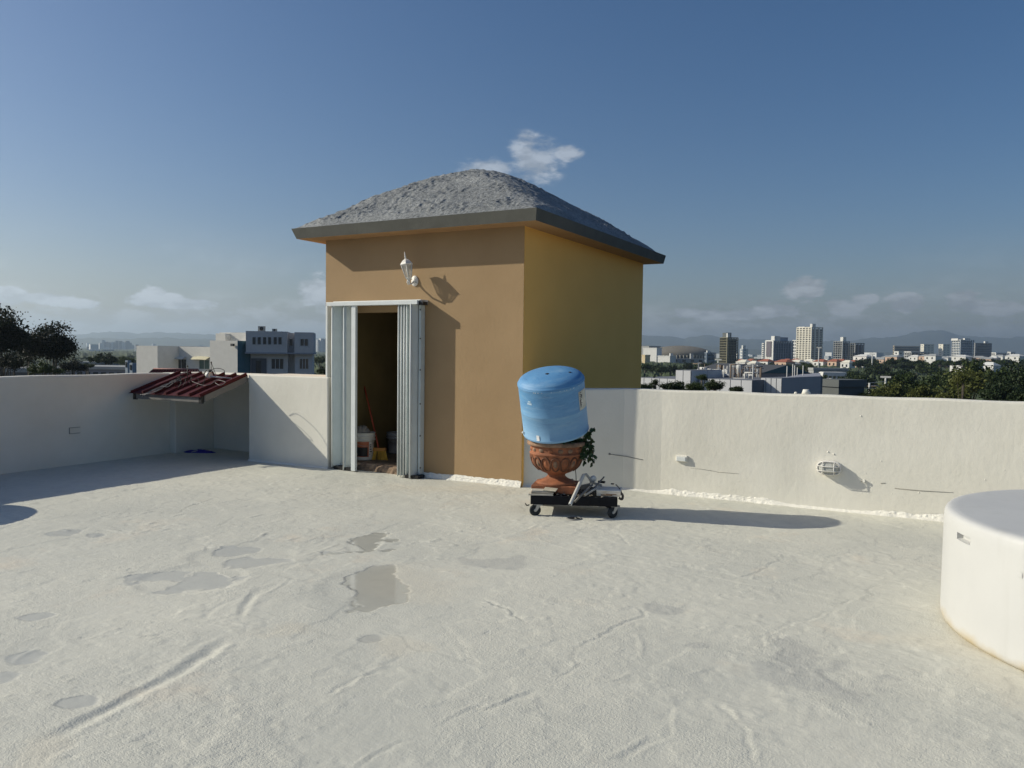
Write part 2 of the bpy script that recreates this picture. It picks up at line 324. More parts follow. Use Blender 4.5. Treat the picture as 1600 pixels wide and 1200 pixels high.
# puddles lie flat
for (px,py,hw,hh) in [(610,914,120,36),(700,925,80,24),(570,850,30,16),(300,905,90,24),(380,870,90,18)]:
    c=flo(px,py); D=(c-C0)@fw; rx=hw*D/F; ry=np.linalg.norm(flo(px,py-hh)-flo(px,py+hh))/2
    ux=(XX-c[0])*math.cos(YAW)+(YY-c[1])*math.sin(YAW); uy=-(XX-c[0])*math.sin(YAW)+(YY-c[1])*math.cos(YAW)
    k=ss(np.hypot(ux/rx,uy/ry),1.,.75); ZZ=ZZ*(1-k)-k*.001
edge=np.minimum.reduce([XX-xs[0],xs[-1]-XX,YY-ys[0],np.full(XX.shape,9.)]); ZZ*=ss(edge,0,.15)
fv=np.stack([XX,YY,ZZ],-1).reshape(-1,3)
keepf=gridfaces(len(ys),len(xs)); fc=fv[keepf[:,0]]-C0; zf=fc@fw; sx=(fc@cr)/np.maximum(zf,.01)*F; sy=-(fc@cu)/np.maximum(zf,.01)*F
keepf=keepf[(zf>.5)&(np.abs(sx)<1150)&(sy<900)]
fo=bpy.data.objects.new('terrace_floor',npmesh('terrace_floor',fv,keepf,FM,True)); COL.objects.link(fo); tag(fo,kind='structure'); stain_attr(fo.data,fv[:,0],fv[:,1])
g=G(); g.box(-10.3,8,-5,.899,-.3,-.001); g.box(3.0-.02,8,.899,8.8,-.3,-.001)
g.build('terrace_floor',FM,kind='structure')
# ------------------------------------------------------------------ white parapets
def wall_mat(name,c,c2,bs=.5):
    m=mat(name,c,.75,0,1.4,.0,1,col2=c2,det=8); t=m.node_tree; n=t.nodes; l=t.links; b=n['Principled BSDF']; tcx=n['Texture Coordinate']
    a=n.new('ShaderNodeTexNoise'); a.inputs['Scale'].default_value=26; a.inputs['Detail'].default_value=6; l.new(tcx.outputs['Object'],a.inputs['Vector'])
    m2=n.new('ShaderNodeMapping'); m2.inputs['Scale'].default_value=(18,18,8); l.new(tcx.outputs['Object'],m2.inputs[0])
    d=n.new('ShaderNodeTexNoise'); d.inputs['Scale'].default_value=1; d.inputs['Detail'].default_value=4; l.new(m2.outputs[0],d.inputs['Vector'])
    ad=n.new('ShaderNodeMath'); ad.operation='ADD'; l.new(a.outputs[0],ad.inputs[0]); l.new(d.outputs[0],ad.inputs[1])
    bp=n.new('ShaderNodeBump'); bp.inputs['Strength'].default_value=bs; bp.inputs['Distance'].default_value=.006; l.new(ad.outputs[0],bp.inputs['Height']); l.new(bp.outputs[0],b.inputs['Normal'])
    return m
WM=wall_mat('white_masonry_paint',(.67,.65,.575),(.75,.73,.655),.34)
WM2=wall_mat('white_render_lumps',(.72,.70,.63),(.82,.80,.73),.9)
wr=thing('parapet_wall','long white rendered parapet in full sun right of the yellow wall, lamp and cracks on it','parapet wall',(1,8.7,0))
def mkwall(root,name,line,h0,h1,th,mt_,n=70,outer=1):
    # vertical sheet along a polyline with rounded coping, returned as one solid mesh
    V=[];F_=[]
    ln=[np.array(p,float) for p in line]; segs=[np.linalg.norm(b-a) for a,b in zip(ln[:-1],ln[1:])]; tot=sum(segs); st=[]
    for i in range(n+1):
        s=tot*i/n
        for k,sg in enumerate(segs):
            if s<=sg or k==len(segs)-1: st.append((ln[k]+(ln[k+1]-ln[k])*min(1,s/sg),(ln[k+1]-ln[k])/sg)); break
            s-=sg
    pr=[(0,0),(0,.25),(0,.5),(0,.75),(0,-.02),(.006,-.006),(.02,0),(th-.02,0),(th-.004,-.006),(th,-.02),(th,0)]
    for i,(p,d) in enumerate(st):
        nn=np.array([-d[1],d[0]])*outer; H=h0+(h1-h0)*i/n+ .004*math.sin(i*.9)
        for j,(o,q) in enumerate(pr):
            z=q*H if j<4 else (H+q if j<10 else 0)
            w=(vnoise(np.array([p[0]*2.]),np.array([p[1]*2.+z*2]),3)[0]-.5)*.012 if j<5 else 0
            V.append((p[0]+nn[0]*(o+w),p[1]+nn[1]*(o+w),z))
    k=len(pr)
    Fq=[(i*k+j,(i+1)*k+j,(i+1)*k+j+1,i*k+j+1) if outer>0 else (i*k+j,i*k+j+1,(i+1)*k+j+1,(i+1)*k+j) for i in range(n) for j in range(k-1)]
    g=G(); g.add(V,Fq,False); g.f.append(tuple(range(k))); g.f.append(tuple(n*k+j for j in range(k))[::-1]); g.sm+=[False,False]
    return g.build(name,mt_,root,world=True)
mkwall(wr,'wall_body',[(-4.262,8.10),(-3.16,8.545),(-2.75,8.592),(-2.2,8.60),(6,8.60)],1.185,1.21,.17,WM)
def crumb_strip(name,line,mt_,root,hmax=.07,out=-.05,seed=0,step=.012,hmin=.02):
    ln=[np.array(p,float) for p in line]; P=[];
    for a,b in zip(ln[:-1],ln[1:]):
        k=max(2,int(np.linalg.norm(b-a)/step)); P+= [a+(b-a)*i/k for i in range(k)]
    P.append(ln[-1]); P=np.array(P); n=len(P); s=np.arange(n)*step
    d=np.gradient(P,axis=0); d/=np.linalg.norm(d,axis=1)[:,None]; nn=np.stack([-d[:,1],d[:,0]],1)
    ht=hmin+(hmax-hmin)*fbm(s*5,s*0,4,seed+1,.7)*1.3*ss(fbm(s*.9,s*0+3,2,seed+9),.25,.6)+hmin*.3; dp=abs(out)*(.45+.8*fbm(s*6,s*0+7,3,seed+2,.7))
    rows=[]; m_=8
    for j in range(m_+1):
        t=j/m_; z=ht*(1-t)**1.3; o=-(.002+dp*t**.9)
        lump=(vnoise(s*40,s*0+j*.9,seed+3)-.5)*.014*(math.sin(math.pi*min(1,t+.15)))
        rows.append(np.stack([P[:,0]+nn[:,0]*(o+lump),P[:,1]+nn[:,1]*(o+lump),np.maximum(z+lump*.6,-.004) if j<m_ else np.full(n,-.01)],1))
    V=np.concatenate(rows)-np.array(root.location); me=npmesh(name,V,gridfaces(m_+1,n),mt_,False); me.flip_normals()
    o=bpy.data.objects.new(name,me); COL.objects.link(o); o.parent=root; return o
crumb_strip('base_render',[(-4.262,8.10),(-3.16,8.545),(-2.75,8.592),(-2.2,8.60),(3,8.60)],WM2,wr,.075,.045,4)
DK=mat('dark_crack',(.26,.25,.22),.9,.3,30,.3,80)
cg=G()
for pl in ([(1072,731),(1095,733),(1120,737)],[(1120,737.5),(1155,740.5)],[(1345,752),(1352,753)],[(1376,755),(1384,755)],[(1064,735),(1062,750),(1064,763)],[(1398,763),(1440,767),(1490,770)]):
    pts=[plane(x,y,1,8.598) for x,y in pl]; cg.tube(pts,[.004]*(len(pts)-1)+[.002],5)
cg.build('crack',DK,wr,world=True)
cg=G(); pts=[(-3.30,8.487,.418),(-3.1,8.548,.395),(-2.93,8.571,.37)]; cg.tube(pts,.004,5); cg.ball((-3.31,8.48,.42),.014,8); cg.build('crack',mat('grey_stain',(.22,.215,.20),.9,.2,20,.2,60),wr,world=True)
rs=np.random.default_rng(5); cg=G()
for i in range(24):
    x=rs.uniform(-2.6,1.9); zz=rs.uniform(.08,1.1)*rs.uniform(.3,1); r=rs.uniform(.003,.008); cg.ball((x,8.60,zz),r,6)
cg.build('paint_blob',WM2,wr,world=True)
# left side
wl=thing('parapet_wall','long shaded white parapet running along the left edge of the terrace','parapet wall',(-10.2,2,0))
mkwall(wl,'wall_body',[(-10.155,-4.5),(-10.155,7.80)],1.2,1.215,.17,WM,60)
pil=G(); pil.box(-10.325,-10.035,7.803,8.66,0,1.216); pil.build('corner_pier',WM,wl,world=True,bevel=.008)
nb=G(); nb.box(-10.035+.002,-8.55,8.5,8.66,0,1.213); 
wn_=thing('parapet_wall','short white parapet at the back of the shaded niche under the red awning','parapet wall',(-9.3,8.58,0)); nb.build('wall_body',WM,wn_,world=True,bevel=.008)
wf=thing('parapet_wall','white wall block between the red awning and the folding door, half in diagonal shade','parapet wall',(-7.8,8.1,0))
g=G(); g.prism([(-8.546,7.858),(-7.07,7.858),(-7.07,8.047),(-7.289,8.047),(-7.289,8.66),(-8.546,8.66)],0,1.228); g.build('wall_body',WM,wf,world=True,bevel=.012)
G().box(-9.95,-8.55,7.87,8.497,1.12,1.185).build('niche_sun_block',WM,wn_,world=True)  # slab added to keep the sun off the niche's back wall
crumb_strip('base_render',[(-8.546,7.858),(-7.07,7.858)],WM2,wf,.02,.02,14)
# recessed box on the left wall
g=G(); y0,y1,z0,z1=6.24,6.39,.425,.51
for a in ((y0,y1,z1-.006,z1),(y0,y1,z0,z0+.006),(y0,y0+.006,z0+.006,z1-.006)): g.box(-10.155,-10.145,*a)
tag(g.build('outlet_box',mat('grey_plastic',(.24,.235,.22),.6,.1),None),'small painted-over outlet box outline low on the shaded left parapet','outlet box')
# ------------------------------------------------------------------ building under the terrace
g=G(); g.box(-10.32,8,-5,8.77,-13,-.31); g.box(-7.28,-4.25,8.77,12.22,-13,-.01)
g.build('building_base',mat('outer_render',(.6,.57,.5),.8),kind='structure')
# ------------------------------------------------------------------ the shed
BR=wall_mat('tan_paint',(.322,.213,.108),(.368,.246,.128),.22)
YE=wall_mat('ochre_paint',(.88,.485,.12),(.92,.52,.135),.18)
CO=mat('grey_concrete_fascia',(.090,.090,.078),.8,0,4,.3,70,col2=(.115,.115,.10))
RC=None
sh=thing('stairwell_house','tan and ochre stairwell house with a rough grey concrete hip roof','roof house',(-5.765,10.1,0))
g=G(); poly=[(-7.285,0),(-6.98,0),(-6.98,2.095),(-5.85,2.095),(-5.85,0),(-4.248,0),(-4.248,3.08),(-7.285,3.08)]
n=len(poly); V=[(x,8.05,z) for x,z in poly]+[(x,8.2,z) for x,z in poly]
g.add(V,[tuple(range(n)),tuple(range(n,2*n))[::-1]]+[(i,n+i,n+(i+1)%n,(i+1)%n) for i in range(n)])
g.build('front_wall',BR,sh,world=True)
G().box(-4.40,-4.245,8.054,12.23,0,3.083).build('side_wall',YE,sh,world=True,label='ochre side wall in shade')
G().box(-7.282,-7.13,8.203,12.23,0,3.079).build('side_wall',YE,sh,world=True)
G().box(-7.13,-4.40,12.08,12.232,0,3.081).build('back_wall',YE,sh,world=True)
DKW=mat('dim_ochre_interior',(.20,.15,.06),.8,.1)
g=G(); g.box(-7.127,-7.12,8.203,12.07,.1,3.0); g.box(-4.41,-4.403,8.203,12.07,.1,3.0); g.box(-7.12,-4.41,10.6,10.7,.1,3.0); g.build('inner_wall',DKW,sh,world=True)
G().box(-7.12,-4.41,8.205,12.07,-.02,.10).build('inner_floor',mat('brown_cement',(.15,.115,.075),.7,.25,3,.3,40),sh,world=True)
g=G()
rs=np.random.default_rng(3); 
nx=26; V=[]; 
for i in range(nx+1):
    x=-6.97+1.11*i/nx; 
    for j,(y,z) in enumerate(((8.21,.098),(8.06,.096),(8.035,.07),(8.03,.03),(8.02,-.01))): V.append((x,y+rs.normal(0,.006)*(j>0),z+rs.normal(0,.005)*(0<j<4)))
g.add(V,[(i*5+j,(i+1)*5+j,(i+1)*5+j+1,i*5+j+1)[::-1] for i in range(nx) for j in range(4)])
g.build('door_sill',mat('broken_red_brown_sill',(.13,.085,.055),.85,0,14,.6,40,col2=(.34,.24,.16)),sh,world=True)
g=G(); Bx=(-7.53,-3.95,7.75,12.38); Tx=(-7.595,-3.925,7.72,12.42); zb,zt=3.07,3.205
V=[(Bx[0],Bx[2],zb),(Bx[1],Bx[2],zb),(Bx[1],Bx[3],zb),(Bx[0],Bx[3],zb),(Tx[0],Tx[2],zt),(Tx[1],Tx[2],zt),(Tx[1],Tx[3],zt),(Tx[0],Tx[3],zt)]
g.add(V,[(0,1,5,4),(1,2,6,5),(2,3,7,6),(3,0,4,7)]); g.build('fascia',CO,sh,world=True)
g=G(); g.add(V[:4],[(0,3,2,1)]); g.build('soffit',mat('soffit_tan',(.40,.235,.11),.8,.05),sh,world=True)
def roof_mat():
    m=bpy.data.materials.new('rough_concrete_roof'); m.use_nodes=True; t=m.node_tree; n=t.nodes; l=t.links; b=n['Principled BSDF']; b.inputs['Roughness'].default_value=.9; b.inputs['Specular IOR Level'].default_value=.2
    tcx=n.new('ShaderNodeTexCoord'); 
    def nz(s,d=7,r=.65):
        q=n.new('ShaderNodeTexNoise'); q.inputs['Scale'].default_value=s; q.inputs['Detail'].default_value=d; q.inputs['Roughness'].default_value=r; l.new(tcx.outputs['Object'],q.inputs['Vector']); return q.outputs[0]
    a=nz(1.3); c=n.new('ShaderNodeValToRGB'); e=c.color_ramp.elements; e[0].position=.35; e[1].position=.7; e[0].color=(.25,.265,.275,1); e[1].color=(.39,.405,.41,1); l.new(a,c.inputs[0])
    s=nz(30,6,.75); mr_=n.new('ShaderNodeMapRange'); mr_.inputs[1].default_value=.35; mr_.inputs[2].default_value=.62; mr_.inputs[3].default_value=.42; mr_.inputs[4].default_value=1.15; l.new(s,mr_.inputs[0])
    mx_=n.new('ShaderNodeMix'); mx_.data_type='RGBA'; mx_.blend_type='MULTIPLY'; mx_.inputs[0].default_value=1; l.new(c.outputs[0],mx_.inputs[6]); cb_=n.new('ShaderNodeCombineColor')
    for i in range(3): l.new(mr_.outputs[0],cb_.inputs[i])
    l.new(cb_.outputs[0],mx_.inputs[7]); l.new(mx_.outputs[2],b.inputs['Base Color'])
    bp=n.new('ShaderNodeBump'); bp.inputs['Strength'].default_value=1; bp.inputs['Distance'].default_value=.02; l.new(nz(45,5,.7),bp.inputs['Height']); l.new(bp.outputs[0],b.inputs['Normal'])
    return m
RM=roof_mat()
rx=np.linspace(Tx[0]+.004,Tx[1]-.004,160); ry=np.linspace(Tx[2]+.004,Tx[3]-.004,205); XX,YY=np.meshgrid(rx,ry)
cx,cy=(Tx[0]+Tx[1])/2-.32,(Tx[2]+Tx[3])/2-.05; u=np.where(XX<cx,(cx-XX)/(cx-Tx[0]),(XX-cx)/(Tx[1]-cx)); v=np.where(YY<cy,(cy-YY)/(cy-Tx[2]),(YY-cy)/(Tx[3]-cy))
RP,RE,RH=4.0,.48,1.03
s1=np.maximum(u,v); pw=3.2+9*ss(s1,.3,.8); s=(np.maximum(u,1e-4)**pw+np.maximum(v,1e-4)**pw)**(1/pw); s=np.minimum(s,1.0); e=RE
gz=(math.sqrt(1+e*e)-np.sqrt(s*s+e*e))/(math.sqrt(1+e*e)-e)
inn=ss(1-np.maximum(u,v),0,.06)
rough=(fbm(XX*14,YY*14,3,201,.7)-.5)*.050*(.2+ss(fbm(XX*1.3,YY*1.3,3,211),.42,.58))+(fbm(XX*2.2,YY*2.2,3,205)-.5)*.06+(vnoise(XX*30,YY*30,209)-.5)*.012
ZZ=3.205+.03*inn+RH*np.maximum(gz,0)**1.1+rough*inn+.01*inn
V=np.stack([XX,YY,ZZ],-1).reshape(-1,3)-np.array(sh.location)
ro=bpy.data.objects.new('roof',npmesh('roof',V,gridfaces(len(ry),len(rx)),RM,False)); COL.objects.link(ro); ro.parent=sh
crumb_strip('base_render',[(-5.68,8.05),(-4.245,8.05)],WM2,sh,.07,.045,24,hmin=.035)
# sill concrete pads
# ------------------------------------------------------------------ folding door
AL=mat('white_aluminium',(.70,.73,.72),.38,.04,6,.05,30,spec=.5)
AL_SHADE=mat('shaded_white_aluminium',(.58,.635,.63),.45,.05,6,.05,30,spec=.5)  # the white aluminium greyed in colour for blades turned from the sun
BK=mat('black_plastic',(.012,.012,.013),.5,.2,10,.1,80)
YD=7.87
fd=thing('folding_door','white accordion folding door standing half open in front of the tan wall','folding door',(-6.45,7.95,0))
def XP(px,py=600,Y=YD): return float(plane(px,py,1,Y)[0])
def ZP(px,py,Y=YD): return float(plane(px,py,1,Y)[2])
zt=ZP(600,471.5); zl=ZP(600,476)
tk=G().box(XP(519,470),XP(656,470),YD+.02,8.048,zt-.035,zt+.02).build('top_track',AL,fd,world=True,bevel=.003)
tr_loc=np.array(fd.location)
def sub(g,name,mt_,par,root=fd,**k):
    for i,p in enumerate(g.v): g.v[i]=tuple(np.array(p)-np.array(root.location))
    return g.build(name,mt_,par,**k)
sub(G().box(XP(512,475),XP(654,475),YD-.03,YD+.018,zl-.005,zl+.045),'track_lip',AL,tk,bevel=.003)
for px in (523,545,578,610,645,655):
    X=XP(px,469); sub(G().tube([(X,YD+.022,zt+.004),(X,YD+.008,zt+.004)],.008,8),'screw',mat('screw_steel',(.12,.12,.11),.5,.1,metal=.6),tk)
sub(G().box(XP(654,474),XP(661,474),YD-.0,YD+.10,zl-.01,zl+.028),'end_cap',BK,tk)
def blade(name,xa,ya,xb,yb,z0,z1,mt_,t=.006,label=None):
    d=np.array([xb-xa,yb-ya]); L_=np.linalg.norm(d); d/=L_; nn=np.array([-d[1],d[0]])*t/2
    g=G(); k=7; pts=[]
    for i in range(k+1):
        s=i/k; o=.006*math.sin(s*math.pi*2)    # pressed profile
        pts.append(np.array([xa,ya])+d*L_*s+nn/t*2*o*.5)
    poly=[tuple(p+nn) for p in pts]+[tuple(p-nn) for p in pts[::-1]]
    g.prism(poly,z0,z1); return g.build(name,mt_,fd,world=True,label=label)
def knuckle(px,z0,z1,r=.010,Y=YD):
    X=XP(px,600,Y); g=G().tube([(X,Y,z0),(X,Y,z1)],r,8); g.build('hinge_edge',AL,fd,world=True); return X
zT=zl+.0
# left stack
zB=.035
xk=knuckle(519,zB,zT,.011); blade('blade',xk+.006,YD+.004,XP(536,600,8.0),8.0,zB+.02,zT,AL_SHADE)
blade('blade',XP(536,600,8.0)+.008,8.0,XP(537.4)+.03,YD+.012,zB+.02,zT,AL_SHADE)
xk=knuckle(537,zB-.02,zT,.009); blade('blade',xk+.006,YD+.004,XP(549.3,600,7.96),7.96,zB+.01,zT,AL_SHADE)
G().box(XP(549.5),XP(556),YD-.012,YD+.03,zB-.02,zT).build('end_stile',AL,fd,world=True,bevel=.003)
G().box(XP(517.5,600,8.03)-.01,XP(517.5,600,8.03)+.02,YD+.06,8.045,zB,zT).build('wall_channel',AL,fd,world=True,bevel=.002)
# right stack
zr=.012
px_prev=None
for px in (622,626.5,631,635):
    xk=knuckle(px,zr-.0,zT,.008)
    blade('blade',xk+.004,YD+.006,xk+.012,8.03,zr+.01,zT,AL_SHADE)
xk=knuckle(641,zr-.004,zT,.010,YD-.03)
blade('blade',XP(635.5)+.004,YD+.10,xk-.002,YD-.026,zr+.02,zT,AL_SHADE)
x2=XP(652.5,600,YD+.08)
blade('blade',xk+.008,YD-.028,x2-.004,YD+.085,zr+.03,zT-.005,AL_SHADE)
G().box(x2+.001,XP(660,600,8.0),YD+.09,8.046,zr+.03,zT-.01).build('wall_channel',AL_SHADE,fd,world=True,bevel=.003)
for py in (484,529,578,631,681,731):
    X=XP(657,py,YD+.09); Z=ZP(657,py,YD+.09); G().tube([(X,YD+.091,Z),(X,YD+.080,Z)],.009,8).build('screw',MATS['screw_steel'],fd,world=True)
g=G(); g.box(XP(521),XP(548),YD+.01,8.0,.0,.05); g.build('bottom_guide',BK,fd,world=True)
g=G(); g.box(XP(634),XP(655),YD-.01,8.0,.0,.04); g.build('bottom_guide',BK,fd,world=True)
# ------------------------------------------------------------------ things inside
wb=mat('white_bucket_plastic',(.62,.62,.58),.4,.08,4,.1,30)
def bucket(cx,cy,r,h,label,lab=True,col=None):
    t=thing('paint_bucket',label,'bucket',(cx,cy,.1))
    pr=[(r*.86,0),(r*.87,.01),(r*.95,h*.72),(r*1.06,h*.725),(r*1.07,h*.76),(r*.97,h*.77),(r*.98,h*.84),(r*1.07,h*.85),(r*1.07,h*.88),(r,h*.89),(r*1.01,h*.97),(r*1.05,h*.98),(r*1.05,h),(r*.97,h),(r*.95,h*.9),(0.001,h*.88)]
    g=G(); g.lathe(pr,28); g.build('body',col or wb,t)
    a=math.atan2(-cy,-cx)+.1
    if lab:
        g=G(); g.lathe([(r*.885,h*.12),(r*.95,h*.68)],14,cap=False,a0=a-1.05,a1=a+.75); g.build('label',mat('label_rust',(.42,.13,.06),.5,.1),t)
        g=G(); g.lathe([(r*.889,h*.14),(r*.935,h*.48)],12,cap=False,a0=a-.95,a1=a+.25); g.build('label',mat('label_black',(.012,.012,.015),.5,.1),t)
        g=G(); g.lathe([(r*.893,h*.12),(r*.953,h*.68)],12,cap=False,a0=a+.38,a1=a+.9); g.build('label',mat('label_white',(.6,.58,.56),.5,.1),t)
        g=G()
        for q in range(5):
            zz=h*(.2+.09*q); g.lathe([(r*(.905+.012*q),zz),(r*(.908+.012*q),zz+h*.04)],5,cap=False,a0=a+.46,a1=a+.46+.1+.07*((q*7)%4))
        g.build('print',mat('label_ink',(.03,.02,.03),.6,.1),t)
    g=G(); g.tube([(r*1.07*math.cos(a+1.5-3*i/14),r*1.07*math.sin(a+1.5-3*i/14)*1.0,h*.8-.10*math.sin(math.pi*i/14)) for i in range(15)],.003,5); g.build('handle',mat('wire_steel',(.3,.3,.3),.4,.1,metal=.7),t)
    return t
c1=plane(566,722,2,.1) if False else flo(562,719,.1)
bucket(float(c1[0])-.02,float(c1[1])+.12,.145,.37,'white paint bucket with rust and black label just inside the folding door')
c2=flo(603,710,.1); bucket(float(c2[0])+.0,float(c2[1])+.25,.14,.3,'unlabelled pale bucket in the dark at the back of the stairwell house',False,mat('dull_bucket',(.35,.36,.38),.5,.1))
g=G(); rsx=np.random.default_rng(8)
t=thing('crumpled_sack','crumpled grey paper sack poking out of the labelled paint bucket','sack',(float(c1[0])-.05,float(c1[1])+.12,.44))
V=[];k=14
for j in range(5):
    for i in range(k):
        a=2*math.pi*i/k; r=(.1,.11,.09,.06,.01)[j]*(1+rsx.uniform(-.25,.25)); V.append((r*math.cos(a),r*math.sin(a),(0,.04,.08,.11,.12)[j]+rsx.uniform(-.012,.012)))
G().add(V,[(j*k+i,j*k+(i+1)%k,(j+1)*k+(i+1)%k,(j+1)*k+i) for j in range(4) for i in range(k)]).build('sack_body',mat('grey_sack',(.28,.27,.25),.8,.2,10,.3,30),t)
# black bag
c=flo(617,716,.1); t=thing('rubbish_bag','black plastic rubbish bag slumped in the dark corner behind the broom','rubbish bag',(float(c[0])+.05,float(c[1])+.45,.1))
V=[];k=18
for j in range(7):
    for i in range(k):
        a=2*math.pi*i/k; r=(.16,.2,.2,.17,.11,.05,.03)[j]*(1+rsx.uniform(-.12,.12)); V.append((r*math.cos(a),r*math.sin(a),(0,.06,.13,.2,.26,.3,.34)[j]+rsx.uniform(-.012,.012)))
G().add(V,[(j*k+i,j*k+(i+1)%k,(j+1)*k+(i+1)%k,(j+1)*k+i) for j in range(6) for i in range(k)],True).build('bag_body',mat('bag_plastic',(.02,.02,.022),.3,.2,10,.3,30),t)
# broom
bt=flo(593,719,.1); by=float(bt[1])+.05; tb=plane(561,568,1,by+.35); bb=plane(592,702,1,by)
br=thing('broom','push broom with thin red handle and yellow bristles leaning inside the doorway','broom',(float(bb[0]),by,.1))
G().tube([bb,bb+(tb-bb)*.5,tb],.012,8).build('handle',mat('red_paint_handle',(.36,.06,.03),.5,.1),br,world=True)
G().tube([tb-(tb-bb)*.05,tb+(tb-bb)*.02],.015,8).build('grip',mat('green_grip',(.03,.12,.06),.5,.1),br,world=True)
hx=float(bb[0]); g=G(); 
ax=(Vector((.93,.36,0)).normalized(),Vector((-.36,.93,0)).normalized(),Vector((0,0,1)))
g.obox((hx,by,float(bb[2])+.0),(.20,.05,.04),ax); g.build('head',mat('orange_head',(.45,.20,.04),.6,.1),br,world=True)
g=G(); rs=np.random.default_rng(12)
for i in range(90):
    s=rs.uniform(-.1,.1); w=rs.uniform(-.022,.022); p=Vector((hx,by,float(bb[2])-.015))+ax[0]*s+ax[1]*w
    q=p+ax[0]*(s*.35+rs.normal(0,.004))+ax[1]*(w*.5-.02)+Vector((0,0,-(float(bb[2])-.012-.1)))
    g.tube([p,q],.004,4,caps=False)
g.build('bristles',mat('yellow_bristle',(.60,.36,.05),.7,.2,20),br,world=True,kind='stuff')
# ------------------------------------------------------------------ wall lantern
LW=mat('white_lantern_enamel',(.74,.72,.68),.45,.08,20,.15,60)
bp0=plane(648.5,439,1,8.05); 
lt=thing('wall_lantern','white coach style wall lantern on a scrolled arm above the folding door','wall lantern',(float(bp0[0]),8.05,float(bp0[2])))
# backplate
g=G(); pr=[(.062,0),(.062,.010),(.055,.016),(.040,.020),(.030,.03),(.001,.034)]
g.lathe(pr,20); g2=G(); g2.v=[(x*.85,-z,y*1.1) for x,y,z in g.v]; g2.f=[f[::-1] for f in g.f]; g2.sm=g.sm; g2.build('backplate',LW,lt)
for q in (-.03,.03): 
    G().ball((q,-.022,-q*.6),.008,8).build('screw',mat('dark_screw',(.08,.08,.08),.5,.1),lt)
lc=plane(637,424,1,7.87); off=np.array([float(lc[0]-bp0[0]),7.87-8.05,float(lc[2]-bp0[2])])
tilt=Matrix.Rotation(R(-9),4,'Y')@Matrix.Rotation(R(4),4,'X')
def place(o): o.matrix_local=Matrix.Translation(Vector(off))@tilt; return o
armp=[(0,-.02,0),(-.005,-.06,-.035),(-.015,-.12,-.05),(off[0]*.8,off[1]*.98,-.055+.02),(off[0]+.012,off[1],off[2]-.085)]
G().tube([Vector(p) for p in armp],[.012,.011,.011,.012,.012],8).build('arm',LW,lt)
n6=6
def hexr(pr,n=6,sm=False): g=G(); g.lathe(pr,n,smooth=sm); return g
place(hexr([(.024,-.105),(.034,-.095),(.044,-.08),(.040,-.078)]).build('base_cup',LW,lt))
place(hexr([(.082,.078),(.088,.088),(.070,.112),(.045,.138),(.022,.152),(.010,.158)]).build('lamp_cap',LW,lt))
g=G()
for i in range(6):
    a=2*math.pi*i/6; g.tube([(.040*math.cos(a),.040*math.sin(a),-.08),(.076*math.cos(a),.076*math.sin(a),.08)],.0042,6)
place(g.build('cage',LW,lt))
GL=mat('lantern_glass',(.62,.62,.58),.25,.05,8,.1,40,alpha=.42)
for i in range(6):
    a,b=2*math.pi*i/6,2*math.pi*(i+1)/6; g=G()
    P=[(.039*math.cos(a),.039*math.sin(a),-.078),(.039*math.cos(b),.039*math.sin(b),-.078),(.074*math.cos(b),.074*math.sin(b),.079),(.074*math.cos(a),.074*math.sin(a),.079)]
    g.add(P,[(0,1,2,3)]); place(g.build('pane',GL,lt))
g=G(); g.lathe([(.009,.155),(.013,.165),(.007,.175),(.012,.188),(.006,.20),(.008,.215),(.004,.235),(.001,.25)],10); place(g.build('finial',LW,lt))
g=G(); g.lathe([(.001,-.16),(.010,-.15),(.006,-.14),(.014,-.125),(.010,-.112),(.024,-.105)],10); place(g.build('drop_finial',LW,lt))
g=G(); g.lathe([(.012,-.08),(.012,-.02)],10); g.ball((0,0,.01),.022,10); place(g.build('bulb',mat('bulb_glass',(.7,.68,.6),.2,.05),lt))
# ------------------------------------------------------------------ parapet lights
bx=plane(1296,730.5,1,8.6); 
bl=thing('bulkhead_light','oval caged bulkhead light on the sunlit white parapet','bulkhead light',(float(bx[0]),8.6,float(bx[2])))
def oval(w,h,n=40):
    P=[]
    for i in range(n):
        a=2*math.pi*i/n; c,s=math.cos(a),math.sin(a); e=.72; P.append((w/2*abs(c)**e*(1 if c>0 else -1),h/2*abs(s)**e*(1 if s>0 else -1)))
    return P
def ovsolid(layers,n=40):
    g=G(); V=[]
    for (w,h,y) in layers: V+=[(x,y,z) for x,z in oval(w,h,n)]
    k=len(layers); g.add(V,[(j*n+i,(j+1)*n+i,(j+1)*n+(i+1)%n,j*n+(i+1)%n)[::-1] for j in range(k-1) for i in range(n)],True)
    g.f.append(tuple((k-1)*n+i for i in range(n))); g.sm.append(False); return g
ovsolid([(.235,.145,0),(.235,.145,-.05),(.22,.135,-.06),(.205,.12,-.055)]).build('housing',LW,bl)
ovsolid([(.185,.10,-.05),(.18,.095,-.085),(.15,.075,-.115),(.09,.04,-.125)]).build('glass',mat('prismatic_glass',(.42,.43,.40),.25,.2,30,.5,90,spec=.6),bl)
ring=[(.235/2*0,0)]
def barx(z,ln): return [(-ln/2,-.055,z),(-ln/2*.9,-.11,z),(-ln/2*.6,-.135,z),(ln/2*.6,-.135,z),(ln/2*.9,-.11,z),(ln/2,-.055,z)]
def barz(x,ln): return [(x,-.055,-ln/2),(x,-.115,-ln/2*.8),(x,-.135,-ln/2*.35),(x,-.135,ln/2*.35),(x,-.115,ln/2*.8),(x,-.055,ln/2)]
for z in (-.022,.024): G().tube(barx(z,.215),.0042,6).build('cage_bar',LW,bl)
for x in (-.055,.055): G().tube(barz(x,.132),.0042,6).build('cage_bar',LW,bl)
